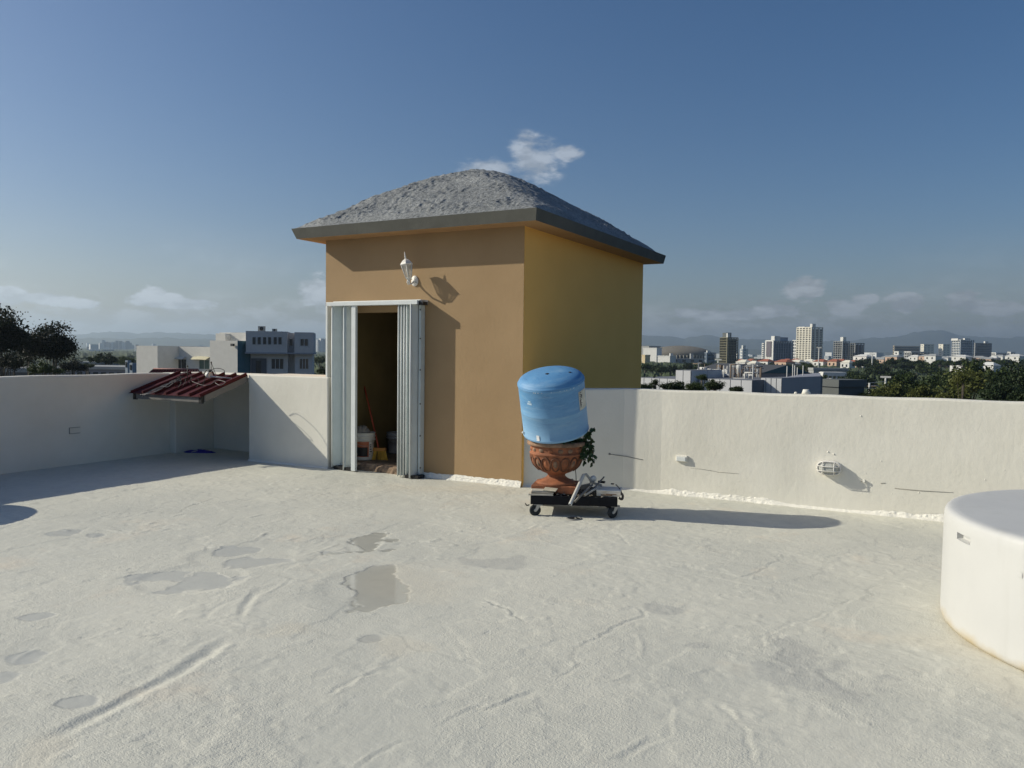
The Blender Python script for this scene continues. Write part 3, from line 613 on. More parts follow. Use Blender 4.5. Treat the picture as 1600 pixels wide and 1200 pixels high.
g=G(); P=[(x,-.062,z) for x,z in oval(.222,.135,40)]; P.append(P[0]); g.tube(P,.007,6,caps=False); g.build('rim',LW,bl)
jb=plane(1066,716,1,8.6)
o=G().box(-.065,.065,-.035,0,-.035,.035); t=thing('junction_box','small white painted junction box on the parapet right of the blue tank shadow edge','junction box',(float(jb[0]),8.6,float(jb[2]))); o.build('box_body',WM2,t,bevel=.006)
G().box(-.055,.05,-.047,-.036,-.028,.020).build('lid',AL,t,bevel=.003)
sb=plane(1350,751,1,8.6); t=thing('pipe_stub','tiny white painted pipe stub beside the bulkhead light shadow','pipe stub',(float(sb[0]),8.6,float(sb[2]))); G().tube([(0,0,0),(0,-.03,.002)],.014,10).build('stub_body',WM2,t)
# floor drain
dc=flo(897,811); t=thing('floor_drain','dark round floor drain by the black trolley','floor drain',(float(dc[0]),float(dc[1]),0.004))
G().lathe([(.060,.0),(.060,.006),(.066,.008),(.075,.006),(.078,0)],28,cap=False).build('rim',mat('drain_grey',(.2,.2,.19),.6,.2),t)
G().lathe([(.0601,.003),(.001,.003)],28,cap=False).build('drain_hole',BK,t)
# blue cloth in the niche
bc=flo(311,706); bc=bc+np.array([.05,-.05,0]); t=thing('blue_cloth','crumpled dark blue cloth lying on the floor of the shaded niche','cloth',tuple(bc))
k=26; a=np.linspace(-1,1,k); A,Bq=np.meshgrid(a,a); rr=np.hypot(A,Bq); hh=.05*np.maximum(0,1-rr)*(.4+fbm(A*3,Bq*3,3,7))+.004+.02*(fbm(A*6,Bq*6,3,9)-.3)*(rr<1)
wv=1+.35*(fbm(A*1.5,Bq*1.5,2,5)-.5)
V=np.stack([A*.21*wv*np.sqrt(1-Bq**2/2)+.1*Bq,Bq*.16*wv*np.sqrt(1-A**2/2),np.maximum(hh,.003)],-1).reshape(-1,3)
o=bpy.data.objects.new('cloth_sheet',npmesh('cloth_sheet',V,gridfaces(k,k),mat('royal_blue_cloth',(.02,.02,.30),.7,.2,8,.3,60),True)); COL.objects.link(o); o.parent=t
G().obox((.03,-.1,.03),(.09,.035,.01),(Vector((.9,.3,.3)).normalized(),Vector((-.3,.9,0)).normalized(),Vector((-.2,0,.95)).normalized())).build('white_tag',mat('white_cloth',(.4,.42,.46),.7,.1),t)
# ------------------------------------------------------------------ red awning
RED=mat('dark_red_sheet',(.062,.005,.008),.6,.15,5,.06,60,spec=.25)
STL=mat('grey_steel_beam',(.16,.155,.145),.55,.12,8,.15,60)
AX0,AX1,AY0,AY1,AZ0,AZ1=-9.99,-8.553,7.075,7.85,.955,1.215
aw=thing('red_awning','small dark red corrugated awning over the niche with wires and dish parts on it','awning',(-9.27,7.46,.95))
slope=(AZ1-AZ0)/(AY1-AY0)
def az(y): return AZ0+(y-AY0)*slope
def strip(x0,x1,z0o,z1o,name,mt_,y0=AY0,y1=AY1):
    g=G(); V=[(x0,y0,az(y0)+z0o),(x1,y0,az(y0)+z0o),(x1,y1,az(y1)+z0o),(x0,y1,az(y1)+z0o)]
    V+=[(x,y,z+z1o-z0o) for x,y,z in V]; g.add(V,[(0,3,2,1),(4,5,6,7),(0,1,5,4),(1,2,6,5),(2,3,7,6),(3,0,4,7)]); return g.build(name,mt_,aw,world=True)
strip(AX0-.06,AX1,0,.004,'sheet',RED,AY0-.03)
pitch=(AX1-AX0)/6
for i in range(7):
    x=AX0+pitch*i+ (0.0 if i<6 else -.035)
    g=G(); w0,w1,h=.026,.010,.040; y0,y1=AY0-.03,AY1-.002
    V=[]
    for y in (y0,y1):
        V+=[(x-w0,y,az(y)+.0045),(x-w1,y,az(y)+h),(x+w1,y,az(y)+h),(x+w0,y,az(y)+.0045)]
    g.add(V,[(0,1,2,3),(7,6,5,4),(0,4,5,1),(1,5,6,2),(2,6,7,3)]); g.build('rib',RED,aw,world=True)
G().box(AX0+.06,AX1-.075,AY0,AY0+.03,AZ0-.085,AZ0-.004).build('front_beam',STL,aw,world=True,bevel=.003)
strip(AX1-.04,AX1-.002,-.09,-.003,'side_beam',STL,AY0+.035,AY1)
strip(AX0,AX0+.04,-.09,-.003,'side_beam',STL,AY0+.035,AY1)
for x in (AX0+.0,AX1-.073): G().box(x,x+.058,AY0-.006,AY0+.034,AZ0-.098,AZ0+.004).build('end_cap',BK,aw,world=True,bevel=.003)
strip((AX0+AX1)/2-.02,(AX0+AX1)/2+.02,-.06,-.004,'rafter',STL,AY0+.035,AY1)
def sag(pts,n=6):
    P=[Vector(p) for p in pts]; out=[]
    for i in range(len(P)-1):
        p0=P[max(i-1,0)];p1=P[i];p2=P[i+1];p3=P[min(i+2,len(P)-1)]
        for k in range(n):
            t=k/n; out.append(.5*((2*p1)+(p2-p0)*t+(2*p0-5*p1+4*p2-p3)*t*t+(3*p1-p0-3*p2+p3)*t**3))
    out.append(P[-1]); return out
WBK=mat('black_cable',(.015,.014,.013),.5,.2,20,.1,60); WGR=mat('grey_cable',(.22,.21,.20),.6,.2,20,.1,60); WWH=mat('white_plastic_part',(.62,.62,.60),.45,.1,10,.1,40)
def onaw(px,py,h=.03,Y=7.3):
    # point above the awning sheet seen from here
    d=ray(px,py); t=(CAMH-AZ0+AY0*slope-h)/( -(d[2]-d[1]*slope) ) ; return C0+d*t
cb=thing('cable_tangle','tangle of grey and black cables lying along the left of the red awning','cables',tuple(onaw(262,600)))
rs=np.random.default_rng(4)
for q in range(7):
    px=[222,236,250,262,274,285]; py=[618,612,606,602,595,591]
    P=[onaw(x+rs.uniform(-4,4),y+rs.uniform(-3,3),.045+rs.uniform(0,.03)) for x,y in zip(px,py)]
    G().tube(sag(P,6),.0045 if q%2 else .006,5).build('cable',WGR if q%3!=1 else WBK,cb,world=True)
for q,(cxp,cyp,rw) in enumerate(((283,588,9),(290,584,12),(304,590,9),(277,592,7))):
    c=onaw(cxp,cyp+8,.08); P=[]
    for i in range(15):
        a=math.pi*(-.25+1.5*i/14); P.append((c[0]+.085*rw/10*math.cos(a)*1.1,c[1]+.02*math.sin(a*2),c[2]+.085*rw/10*math.sin(a)-.01))
    G().tube(P,.0045,5).build('cable',WBK,cb,world=True)
lt2=thing('dish_feed_arm','white satellite feed horn on a thin grey arm lying on the red awning','satellite dish part',tuple(onaw(326,590)))
a=onaw(325,588,.09); b=onaw(362,591,.05)
G().tube([a,a+(b-a)*.30,b],[.020,.009,.006],8).build('arm',WWH,lt2,world=True)
G().tube([a+np.array([-.03,-.02,.03]),a+np.array([.01,0,.02]),a+np.array([.05,.0,.02])],[.018,.05,.042],14).build('feed_horn',WWH,lt2,world=True)
G().ball(a+np.array([.02,.01,.06]),.03,10).build('feed_cap',BK,lt2,world=True)
c=onaw(326,590,.06); P=[(c[0]+.105*math.cos(t),c[1]+.01,c[2]+.02+.095*math.sin(t)) for t in np.linspace(-.1,math.pi+.1,16)]
tag(G().tube(P,.0065,6).build('cable_loop',WBK),'black cable hoop arching over the white feed horn on the awning','cable')
for (px,py0,py1,lab) in ((293,600,572,'thin black whip antenna rising left of the feed horn on the awning'),(330,588,566,'short dark bent rod standing right of the feed horn on the awning')):
    p=onaw(px,py0,.04); q=plane(px,py1,1,float(p[1])); g=G(); g.tube([p,q],.005,5); g.ball(q,.011,6)
    if px==330: g.tube([q,onaw(337,585,.06)],.004,5)
    tag(g.build('antenna_rod',WBK),lab,'antenna')
p=onaw(332,600,.03); tag(G().tube(sag([onaw(x,y,.045) for x,y in ((300,596),(318,602),(330,600),(338,594),(352,597),(344,602),(336,598))],6),.004,5).build('loose_wire',WGR),'loose grey wire curling across the middle of the red awning','wire')
# shade netting of wire above the awning edge that throws the thin curled shadow
tag(G().tube(sag([(-8.62,7.5,1.20),(-8.58,7.45,1.30),(-8.60,7.3,1.32),(-8.63,7.2,1.22),(-8.66,7.15,1.06)],6),.004,5).build('bent_wire',WBK),'thin bent black wire sticking up at the right edge of the red awning','wire')
# ------------------------------------------------------------------ trolley
wlp=flo(836,806); wrp=flo(957,810)
dd=(wrp-wlp)[:2]; TR=math.atan2(dd[1],dd[0]); TW=float(np.linalg.norm(dd))
mid=(wlp+wrp)/2
tx=np.array([math.cos(TR),math.sin(TR)]); ty=np.array([-math.sin(TR),math.cos(TR)])
base=mid[:2]+ty*.27
tl=thing('platform_trolley','black platform trolley on four swivel castors carrying the urn and blue tank','trolley',(float(base[0]),float(base[1]),0),TR)
BPL=mat('black_trolley_plastic',(.006,.007,.010),.6,.3,10,.15,60,spec=.2)
TZ0,TZ1=.118,.205; hw=TW/2+.045; hd=.30
G().box(-hw,hw,-hd,-hd+.035,TZ0,TZ1).build('side_rail',BPL,tl,bevel=.006)
G().box(-hw,hw,hd-.035,hd,TZ0,TZ1).build('side_rail',BPL,tl,bevel=.006)
G().box(-hw,-hw+.035,-hd+.036,hd-.036,TZ0,TZ1).build('end_rail',BPL,tl,bevel=.006)
G().box(hw-.035,hw,-hd+.036,hd-.036,TZ0,TZ1).build('end_rail',BPL,tl,bevel=.006)
G().box(-hw+.036,hw-.036,-hd+.036,hd-.036,TZ0+.02,TZ1-.02).build('deck',BPL,tl)
for i in range(12): 
    x=-hw+.1+i*(2*hw-.2)/11; G().box(x-.01,x+.01,-hd+.04,hd-.04,TZ1-.0195,TZ1-.006).build('tread_strip',BPL,tl)
RUB=mat('dark_rubber',(.02,.025,.028),.75,.2,20,.15,60); ZN=mat('zinc_plate',(.45,.45,.44),.42,.12,12,.1,60,metal=.5)
def caster(x,y,rot):
    cx,cy=x,y; r=.058; off=Vector((math.cos(rot),math.sin(rot),0)); side=Vector((-off.y,off.x,0))
    whl=Vector((cx,cy,r))+off*.0
    top=whl+off*(-.035)
    g=G(); g.obox((top.x,top.y,TZ0-.003),(.085,.085,.005)); g.build('castor_plate',ZN,tl)
    f=G()
    for s in (-1,1):
        a=side*(s*.020); P=[top+a+Vector((0,0,TZ0-.008-top.z))+off*-.022, top+a+Vector((0,0,TZ0-.008-top.z))+off*.026, whl+a+off*.012+Vector((0,0,-.008)), whl+a-off*.012+Vector((0,0,-.008))]
        V=[p+side*(.002*s) for p in P]+P; f.add(V,[(0,1,2,3),(7,6,5,4)]+[(i,4+i,4+(i+1)%4,(i+1)%4) for i in range(4)])
    f.build('castor_fork',ZN,tl)
    w=G(); pr=[(.016,-.015),(.049,-.015),(.056,-.010),(.058,0),(.056,.010),(.049,.015),(.016,.015)]
    w.lathe(pr,26,cap=False); M=Matrix.Translation(whl)@Matrix(((off.x,side.x*0,side.x,0),(off.y,0,side.y,0),(0,1,0,0),(0,0,0,1)))
    w.v=[tuple(M@Vector(p)) for p in w.v]; w.build('wheel_tyre',RUB,tl)
    h=G(); h.lathe([(.001,-.016),(.016,-.016),(.0165,0),(.016,.016),(.001,.016)],16); h.v=[tuple(M@Vector(p)) for p in h.v]; h.build('wheel_hub',ZN,tl)
lw=float(np.dot(wlp[:2]-base,tx)); rw=float(np.dot(wrp[:2]-base,tx))
caster(lw,-.27,math.pi+.35); caster(rw,-.26,math.pi/2-.9+math.pi); caster(lw+.03,.24,2.2); caster(rw-.02,.23,.4)
G().tube([(-hw-.01,-hd+.0,TZ0-.005),(-hw-.035,-hd-.01,TZ0-.01),(-hw-.05,-hd-.01,TZ0+.012)],.006,6).build('brake_pedal',BPL,tl)
def loc(px,py,d):   # point seen at (px,py) on the upright plane d metres behind the trolley's front edge
    o=mid[:2]+ty*(d-.03); n=ty; r_=ray(px,py); t=np.dot(o,n)/np.dot(r_[:2],n); return C0+r_*t
# ------------------------------------------------------------------ urn
TC=mat('terracotta',(.16,.062,.032),.78,0,7,.5,70,col2=(.42,.155,.07),dist=.006)
TCD=mat('dark_terracotta_groove',(.07,.03,.018),.85,0,9,.5,60,col2=(.20,.085,.045),dist=.006)
TCG=mat('weathered_terracotta',(.10,.07,.05),.85,0,9,.5,60,col2=(.36,.22,.14),dist=.006)
ub=loc(869,764,.32); ur=thing('garden_urn','weathered terracotta footed urn with oval reliefs standing on the black trolley','urn',(float(ub[0]),float(ub[1]),TZ1+.045))
ur.scale=(1.04,1.04,1.05)
D_=float((ub-C0)@fw); S_=D_/F
print('urn scale',S_,ub)
def ux(px): return px*S_
G().prism([(-.215,-.19),(.215,-.19),(.215,.19),(-.215,.19)],-.042,.030).build('plinth',TC,ur,bevel=.004).rotation_euler=(0,0,TR-.1)
prof=[(.195,.031),(.20,.042),(.188,.052),(.155,.062),(.118,.078),(.094,.096),(.086,.110),(.090,.122),(.112,.132),(.150,.148),(.192,.176),(.226,.210),(.246,.250),(.256,.290),(.258,.312),(.268,.318),(.270,.330),(.255,.337),(.250,.345),(.256,.375),(.262,.398)]
sc_=.985
prof=[(r*sc_,z) for r,z in prof]
G().lathe(prof,56,cap=False).build('bowl',TC,ur)
G().lathe([(.255,.399),(.285,.404),(.292,.418),(.288,.440),(.270,.447),(.250,.440),(.245,.41)],56,cap=False).build('rim',TCG,ur)
def prr(z):
    for (r0,z0),(r1,z1) in zip(prof[:-1],prof[1:]):
        if z0<=z<=z1: return r0+(r1-r0)*(z-z0)/(z1-z0)
    return .2
NR=16
for i in range(NR):
    a0=2*math.pi*i/NR; P=[]
    for k in range(19):
        t=2*math.pi*k/18; z=.238+.066*math.sin(t)-.004; w=.046*math.cos(t)*(1-.35*math.sin(-t)*.0)*(.72+.28*(math.sin(t)+1)/2*1.2); r=prr(z); aa=a0+w/r; P.append(((r+.002)*math.cos(aa),(r+.002)*math.sin(aa),z))
    G().tube(P,.0085,6,caps=False).build('relief_loop',TCD,ur)
    g=G(); P=[]; cz=.236
    g.lathe([(.0,.012),(.016,.008),(.024,0)],10,cap=False); 
    rz=prr(cz); M=Matrix.Translation(((rz-.004)*math.cos(a0),(rz-.004)*math.sin(a0),cz))@Matrix.Rotation(a0,4,'Z')@Matrix.Rotation(R(90+28),4,'Y')@Matrix.Diagonal((1.7,1,1,1))
    g.v=[tuple(M@Vector(p)) for p in g.v]; g.build('relief_leaf',TCG if i%2 else TC,ur)
    a1=a0+math.pi/NR; g=G(); g.lathe([(.0,.012),(.014,.009),(.021,0)],10,cap=False); rz=prr(.368)
    M=Matrix.Translation(((rz-.002)*math.cos(a1),(rz-.002)*math.sin(a1),.368))@Matrix.Rotation(a1,4,'Z')@Matrix.Rotation(R(90),4,'Y')@Matrix.Diagonal((1.1,1.3,1,1))
    g.v=[tuple(M@Vector(p)) for p in g.v]; g.build('egg_relief',TCG if i%3 else TC,ur)
g=G(); g.lathe([(.001,.445),(.12,.45),(.20,.44),(.248,.42)],24,cap=False); g.build('soil',mat('dark_soil',(.03,.022,.015),.95,.3,20,.8,50),ur)
# ------------------------------------------------------------------ plant in the urn
LF=mat('dark_leaf',(.018,.04,.012),.5,.5,8,.1,40,col2=(.035,.075,.02))
pt=thing('trailing_plant','dark green leafy plant trailing from the urn under the blue tank','plant',(float(ub[0]),float(ub[1]),TZ1+.50))
def leafverts(p,d,n_,s):
    d=Vector(d).normalized(); n_=Vector(n_); n_=(n_-d*n_.dot(d)).normalized(); w=d.cross(n_)
    P=Vector(p); return [P,P+d*s*.35+w*s*.30+n_*s*.05,P+d*s*.8+w*s*.2,P+d*s*1.05-n_*s*.12,P+d*s*.8-w*s*.2,P+d*s*.35-w*s*.30+n_*s*.05]
rs=np.random.default_rng(21); g=G()
for i in range(210):
    a=rs.uniform(-1.2,1.6)+TR-.2; r=rs.uniform(.12,.29); p=Vector((r*math.cos(a),r*math.sin(a)-.03,rs.uniform(0,.05+.1*max(0,r-.15))))
    d=(math.cos(a)+rs.normal(0,.6),math.sin(a)+rs.normal(0,.6),rs.normal(0,.5)); g.add(leafverts(p,d,(rs.normal(0,.4),rs.normal(0,.4),1),rs.uniform(.03,.05)),[(0,1,2,3),(0,3,4,5)])
g.build('crown_leaves',LF,pt,kind='stuff')
stg=G()
k=0
for s,(pxs,pys) in enumerate((([911,920,925,926],[672,677,700,728]),([908,915,918,921],[680,690,705,716]),([912,922,924,928],[690,693,698,714]),([914,917,922,929],[688,680,674,668]),([906,912,914,914],[690,702,712,722]))):
    P=[loc(x,y,.26-.02*s) for x,y in zip(pxs,pys)]; C_=sag(P,8); stg.tube(C_,.0028,5)
    for i in range(4,len(C_)):
        for q in range(1+i%2):
            k+=1
            d=(rs.normal(0,1),rs.normal(0,1)-.3,rs.normal(-.9,.4)); gg=G(); gg.add(leafverts(C_[i],d,(rs.normal(0,.5),-1,rs.normal(0,.5)),rs.uniform(.036,.058)),[(0,1,2,3),(0,3,4,5)]); gg.build('leaf',LF,pt,world=True)
stg.build('stem',mat('brown_stem',(.06,.04,.02),.8,.2),pt,world=True)
# bare twig behind the urn
P=[loc(x,y,.3) for x,y in ((900,762),(900,745),(899,734))]; tag(G().tube(sag(P,4),.004,5).build('twig',WBK),'thin dark twig standing up behind the urn foot','twig')
# ------------------------------------------------------------------ blue tank
def blue_mat():
    m=mat('scuffed_blue_fibreglass',(.075,.235,.47),.58,0,2.2,.0,1,col2=(.125,.325,.57),det=7,strw=(1,1,3),spec=.5); t=m.node_tree; n=t.nodes; l=t.links; b=n['Principled BSDF']
    tcx=n['Texture Coordinate']
    def nz(s,mpv=(1,1,1),d=5):
        mp=n.new('ShaderNodeMapping'); mp.inputs['Scale'].default_value=mpv; l.new(tcx.outputs['Object'],mp.inputs[0]); q=n.new('ShaderNodeTexNoise'); q.inputs['Scale'].default_value=s; q.inputs['Detail'].default_value=d; q.inputs['Roughness'].default_value=.65; l.new(mp.outputs[0],q.inputs['Vector']); return q.outputs[0]
    old=b.inputs['Base Color'].links[0].from_socket
    def sm(v,a,c,d):
        q=n.new('ShaderNodeMapRange'); q.inputs[1].default_value=a; q.inputs[2].default_value=c; q.inputs[4].default_value=d; l.new(v,q.inputs[0]); return q.outputs[0]
    def mix(a,c,f):
        q=n.new('ShaderNodeMix'); q.data_type='RGBA'; l.new(f,q.inputs[0]); l.new(a,q.inputs[6]); q.inputs[7].default_value=(*c,1); return q.outputs[2]
    c=mix(old,(.30,.45,.58),sm(nz(9,(.6,.6,4),7),.52,.72,.42))
    c=mix(c,(.03,.12,.33),sm(nz(14,(.5,.5,5),6),.55,.72,.55))
    c=mix(c,(.20,.42,.66),sm(nz(55,(1,1,2),3),.60,.72,.5))
    # the lower half is chalkier
    sp=n.new('ShaderNodeSeparateXYZ'); l.new(tcx.outputs['Object'],sp.inputs[0]); f=sm(sp.outputs[2],.45,.10,.38); c=mix(c,(.33,.50,.62),f)
    l.new(c,b.inputs['Base Color'])
    bp=n.new('ShaderNodeBump'); bp.inputs['Strength'].default_value=.35; bp.inputs['Distance'].default_value=.004; l.new(nz(20,(.5,.5,6),5),bp.inputs['Height']); l.new(bp.outputs[0],b.inputs['Normal']); return m
BM=blue_mat()
TRr=.332; TH=.60
tb_=loc(869,690,.30)
bt=thing('blue_water_tank','scuffed blue cylindrical fibreglass tank tilted on top of the terracotta urn','water tank',(float(tb_[0]),float(tb_[1]),float(tb_[2])+.088))
lean_c=R(15.5); lean_l=R(7.5)
vd=Vector((-fw[0],-fw[1],0)).normalized(); lf=Vector((-cr[0],-cr[1],0)).normalized()
axis=(Vector((0,0,1))+vd*math.tan(lean_c)+lf*math.tan(lean_l)).normalized()
qx=(-lf-axis*(-lf).dot(axis)).normalized(); qy=axis.cross(qx)
bt.rotation_euler=Matrix((( qx.x,qy.x,axis.x),(qx.y,qy.y,axis.y),(qx.z,qy.z,axis.z))).to_euler()
pr=[(.001,.0),(.27,.002),(.305,.01),(.325,.02),(.332,.028),(.332,.044),(.327,.048),(.327,.2),(.3275,.275),(.3295,.280),(.3275,.285),(.328,.4),(.328,TH-.075),(.331,TH-.062),(.333,TH-.056),(.333,TH-.046),(.330,TH-.040)]
pr=[(r*1.0,z) for r,z in pr]
G().lathe(pr,72).build('shell',BM,bt)
g=G(); dm=[(.3315,TH-.040),(.332,TH-.034),(.326,TH-.026)]+[(.322*math.cos(t),TH-.030+.098*math.sin(t)) for t in np.linspace(.07,1.52,16)]+[(.001,TH+.068)]
g.lathe(dm,72,cap=False); g.build('domed_lid',BM,bt)
for (x,y,r) in ((-.03,-.10,.022),(.19,-.075,.015)):
    z=TH-.030+.098*math.sqrt(max(0,1-(math.hypot(x,y)/.322)**2))
    G().lathe([(r,-.004),(r*.9,.003),(.001,.001)],4 if r>.02 else 8,(x,y,z),smooth=False).build('bolt_hole',BK,bt)
a=-math.pi/2+1.03; g=G(); g.lathe([(.3305,.29),(.3312,TH-.12)],10,cap=False,a0=a-.18,a1=a+.30); g.build('paper_label',mat('aged_paper',(.42,.41,.34),.8,.0,9,.15,30,col2=(.66,.64,.55),det=5),bt)
g=G()
for q in range(9):
    z=.32+.018*q; g.lathe([(.3322,z),(.3322,z+.007)],4,cap=False,a0=a-.14,a1=a-.14+.05+.03*(q%3))
g.lathe([(.3322,.42),(.3322,.445)],4,cap=False,a0=a-.08,a1=a-.01); g.lathe([(.3322,.33),(.3322,.40)],4,cap=False,a0=a-.14,a1=a-.09)
g.build('print',mat('grey_ink',(.09,.09,.10),.8,.1),bt)
a=-math.pi/2-.60; g=G(); g.lathe([(.334,.046),(.3305,.052),(.3305,.092),(.329,.10)],6,cap=False,a0=a-.05,a1=a+.05); g.build('white_patch',mat('white_paint_patch',(.75,.76,.76),.5,.05),bt)
a=-math.pi/2-.75; g=G(); g.lathe([(.3295,TH-.19),(.3295,TH-.17)],6,cap=False,a0=a-.12,a1=a+.06); g.lathe([(.3295,TH-.165),(.3295,TH-.15)],6,cap=False,a0=a-.08,a1=a+.02); g.build('faded_mark',mat('chalk_mark',(.38,.52,.64),.7,.2,60),bt)
a=-math.pi/2-1.35; G().ball((.337*math.cos(a),.337*math.sin(a),.07),.014,8).build('valve_nub',WWH,bt)
g=G(); rs=np.random.default_rng(6)
for q in range(14):
    a=-math.pi/2+rs.uniform(-.6,.9); w=rs.uniform(.008,.03); g.lathe([(.3345,TH-.060),(.3345,TH-.052)],2,cap=False,a0=a,a1=a+w)
g.build('rim_chips',mat('chip_white',(.55,.60,.62),.7,.2,40),bt)
# ------------------------------------------------------------------ clutter on the trolley
PV=mat('grey_pvc',(.40,.39,.36),.45,.12,9,.1,40); PVD=mat('dirty_pipe',(.17,.165,.155),.6,.2,12,.2,50)
def pipe(name,pts,r,mt_,lab,cat='pipe',hollow=True):
    pts=[Vector(p) for p in pts]; t=thing(name,lab,cat,tuple(pts[0])); G().tube(pts,r,14,caps=not hollow).build('pipe_wall',mt_,t,world=True)
    if hollow:
        rr=r[0] if isinstance(r,(list,tuple)) else r
        d=(pts[1]-pts[0]).normalized(); G().tube([pts[0]+d*.002,pts[0]+d*.0021],rr*.72,14).build('bore',BK,t,world=True)
        G().tube([pts[0]-d*.002,pts[0]+d*.006],[rr*1.0,rr*1.02],14,caps=False).build('end_ring',AL,t,world=True)
        g=G(); n=14; up=d.cross(Vector((0,0,1))).normalized(); b=d.cross(up); V=[]
        for rad in (rr,rr*.72):
            V+=[pts[0]-d*.0015+up*(rad*math.cos(2*math.pi*j/n))+b*(rad*math.sin(2*math.pi*j/n)) for j in range(n)]
        g.add(V,[(j,(j+1)%n,n+(j+1)%n,n+j) for j in range(n)]); g.build('cut_end',AL,t,world=True)
    return t
pipe('pvc_pipe',[loc(891,788,-.10),loc(902,764,.02),loc(912,742,.14)],.0175,mat('pale_pvc',(.52,.51,.47),.35,.08,6,.05,40),'long pale grey pipe with open end poking out over the front of the trolley')
pipe('bent_pipe',[loc(912,742,.16),loc(916,741,.17),loc(924,751,.18),loc(927,756,.19)],.012,PV,'short bent pale pipe elbow leaning on the long pipe top',hollow=False)
pipe('thin_pipe',[loc(913,774,.04),loc(930,761,.10),loc(944,745,.18)],[.011,.010,.007],PVD,'thin dark grey pipe slanting up to the right beside the light bulb',hollow=False)
pipe('thin_pipe',[loc(898,784,-.02),loc(913,769,.03),loc(926,757,.08)],[.012,.012,.010],PVD,'dark dirty pipe lying parallel under the long pale pipe',hollow=False)
pipe('grey_tube',[loc(914,774,.02),loc(925,767,.05),loc(937,760,.09)],.010,PV,'short grey tube angled low in front of the cardboard box',hollow=False)
bb_=loc(927,748,.20); t=thing('light_bulb','round frosted light bulb lying among the pipes on the trolley','light bulb',tuple(bb_))
G().ball((0,0,0),.033,16).build('globe',mat('frosted_globe',(.62,.62,.58),.15,.05,5,0,10,spec=.8),t)
G().tube([(.0,.0,.0),(-.045,.01,-.012)],[.02,.014],12).build('screw_base',ZN,t)
def slab(name,c,sx,sy,sz,yaw,tilt,mt_,lab,cat,bev=.002):
    t=thing(name,lab,cat,tuple(c),yaw); t.rotation_euler=(tilt[0],tilt[1],yaw); G().box(-sx/2,sx/2,-sy/2,sy/2,0,sz).build('board',mt_,t,bevel=bev); return t
CB=mat('cream_board',(.50,.47,.40),.7,.15,7,.2,40); DB=mat('dirty_board',(.28,.26,.22),.8,.25,7,.3,40)
p=loc(845,771,.06)
for i,(dx,dy,yw,lab,mt_) in enumerate(((0,0,.05,'lowest cream board of the small stack at the left end of the trolley',CB),(.012,.02,-.06,'middle grimy board of the small stack at the left end of the trolley',DB),(-.008,.03,.12,'topmost cream board of the small stack at the left end of the trolley',CB))):
    slab('flat_board',(float(p[0])+dx,float(p[1])+dy,TZ1+.002+.0155*i),.24-.02*i,.12,.013,TR+yw,(0,0),mt_,lab,'board')
p=loc(860,765,.07); slab('folded_paper',(float(p[0]),float(p[1]),TZ1+.050),.13,.10,.007,TR-.2,(.12,.04),mat('beige_paper',(.46,.43,.34),.8,.15,12,.3,50),'crumpled beige paper resting against the urn foot','paper')
p=loc(952,768,.16)
bxt=thing('cardboard_box','flattened pale box with printed side at the right end of the trolley','box',(float(p[0]),float(p[1]),TZ1+.004),TR-.12)
G().box(-.115,.115,-.11,.11,0,.052).build('box_side',mat('print_tan',(.58,.48,.34),.6,0,8,.1,40,col2=(.80,.76,.68)),bxt,bevel=.003)
G().box(-.118,.118,-.113,.113,.0525,.059).build('box_top',mat('grey_white_card',(.70,.69,.64),.6,.1,6,.1,30),bxt,bevel=.001)
g=G(); g.box(-.07,.04,-.1125,-.1105,.008,.018); g.box(-.02,.08,-.1125,-.1105,.020,.026); g.build('print',mat('brown_print',(.20,.11,.05),.7,.3,40),bxt)

t=thing('hanging_strap','dark frayed strap hanging over the right end of the trolley','strap',tuple(loc(968,760,.14)))
P=[loc(x,y,.14) for x,y in ((962,757),(967,762),(971,769),(974,777))]; G().tube(sag(P,5),.006,6).build('strap_band',mat('taupe_strap',(.13,.11,.10),.8,.2,20,.3,60),t,world=True)
P=[loc(x,y,.13) for x,y in ((970,770),(973,774),(972,780),(967,778))]; G().tube(sag(P,5),[.012]*16,8).build('frayed_end',MATS['taupe_strap'],t,world=True)
t=thing('broken_bracket','grey broken bracket wedged between the pipes and the box','bracket',tuple(loc(915,762,.12)))
g=G(); c=loc(915,760,.14); g.obox(c,(.10,.05,.045),(Vector((math.cos(TR),math.sin(TR),.25)).normalized(),Vector((-math.sin(TR),math.cos(TR),0)),Vector((0,-.25,1)).normalized())); g.build('bracket_arm',PVD,t,world=True,bevel=.006)
g=G(); c=loc(931,756,.13); g.obox(c,(.13,.03,.02),(Vector((math.cos(TR+.2),math.sin(TR+.2),-.3)).normalized(),Vector((-math.sin(TR),math.cos(TR),0)),Vector((0,.1,1)).normalized())); g.build('bracket_arm',DB,t,world=True,bevel=.004)
t=thing('black_clamp','small black plastic clamp on top of the clutter by the bulb','clamp',tuple(loc(940,752,.2)))
g=G(); g.obox(loc(940,753,.2),(.07,.03,.022)); g.build('clamp_body',BK,t,world=True,bevel=.004); g=G(); g.obox(loc(957,756,.2),(.03,.02,.012)); g.build('clamp_tip',BK,t,world=True,bevel=.003)
t=thing('curved_pipe_offcut','grey curved pipe offcut lying behind the urn foot','pipe',tuple(loc(896,755,.3))); G().tube([loc(893,750,.34),loc(898,757,.3),loc(905,764,.26)],.018,12).build('pipe_wall',PV,t,world=True)
t=thing('rubbish_heap','grey chips and leaf litter scattered on the trolley deck','litter',(float(base[0]),float(base[1]),TZ1)); t.rotation_euler=(0,0,TR)
g=G(); rs=np.random.default_rng(44)
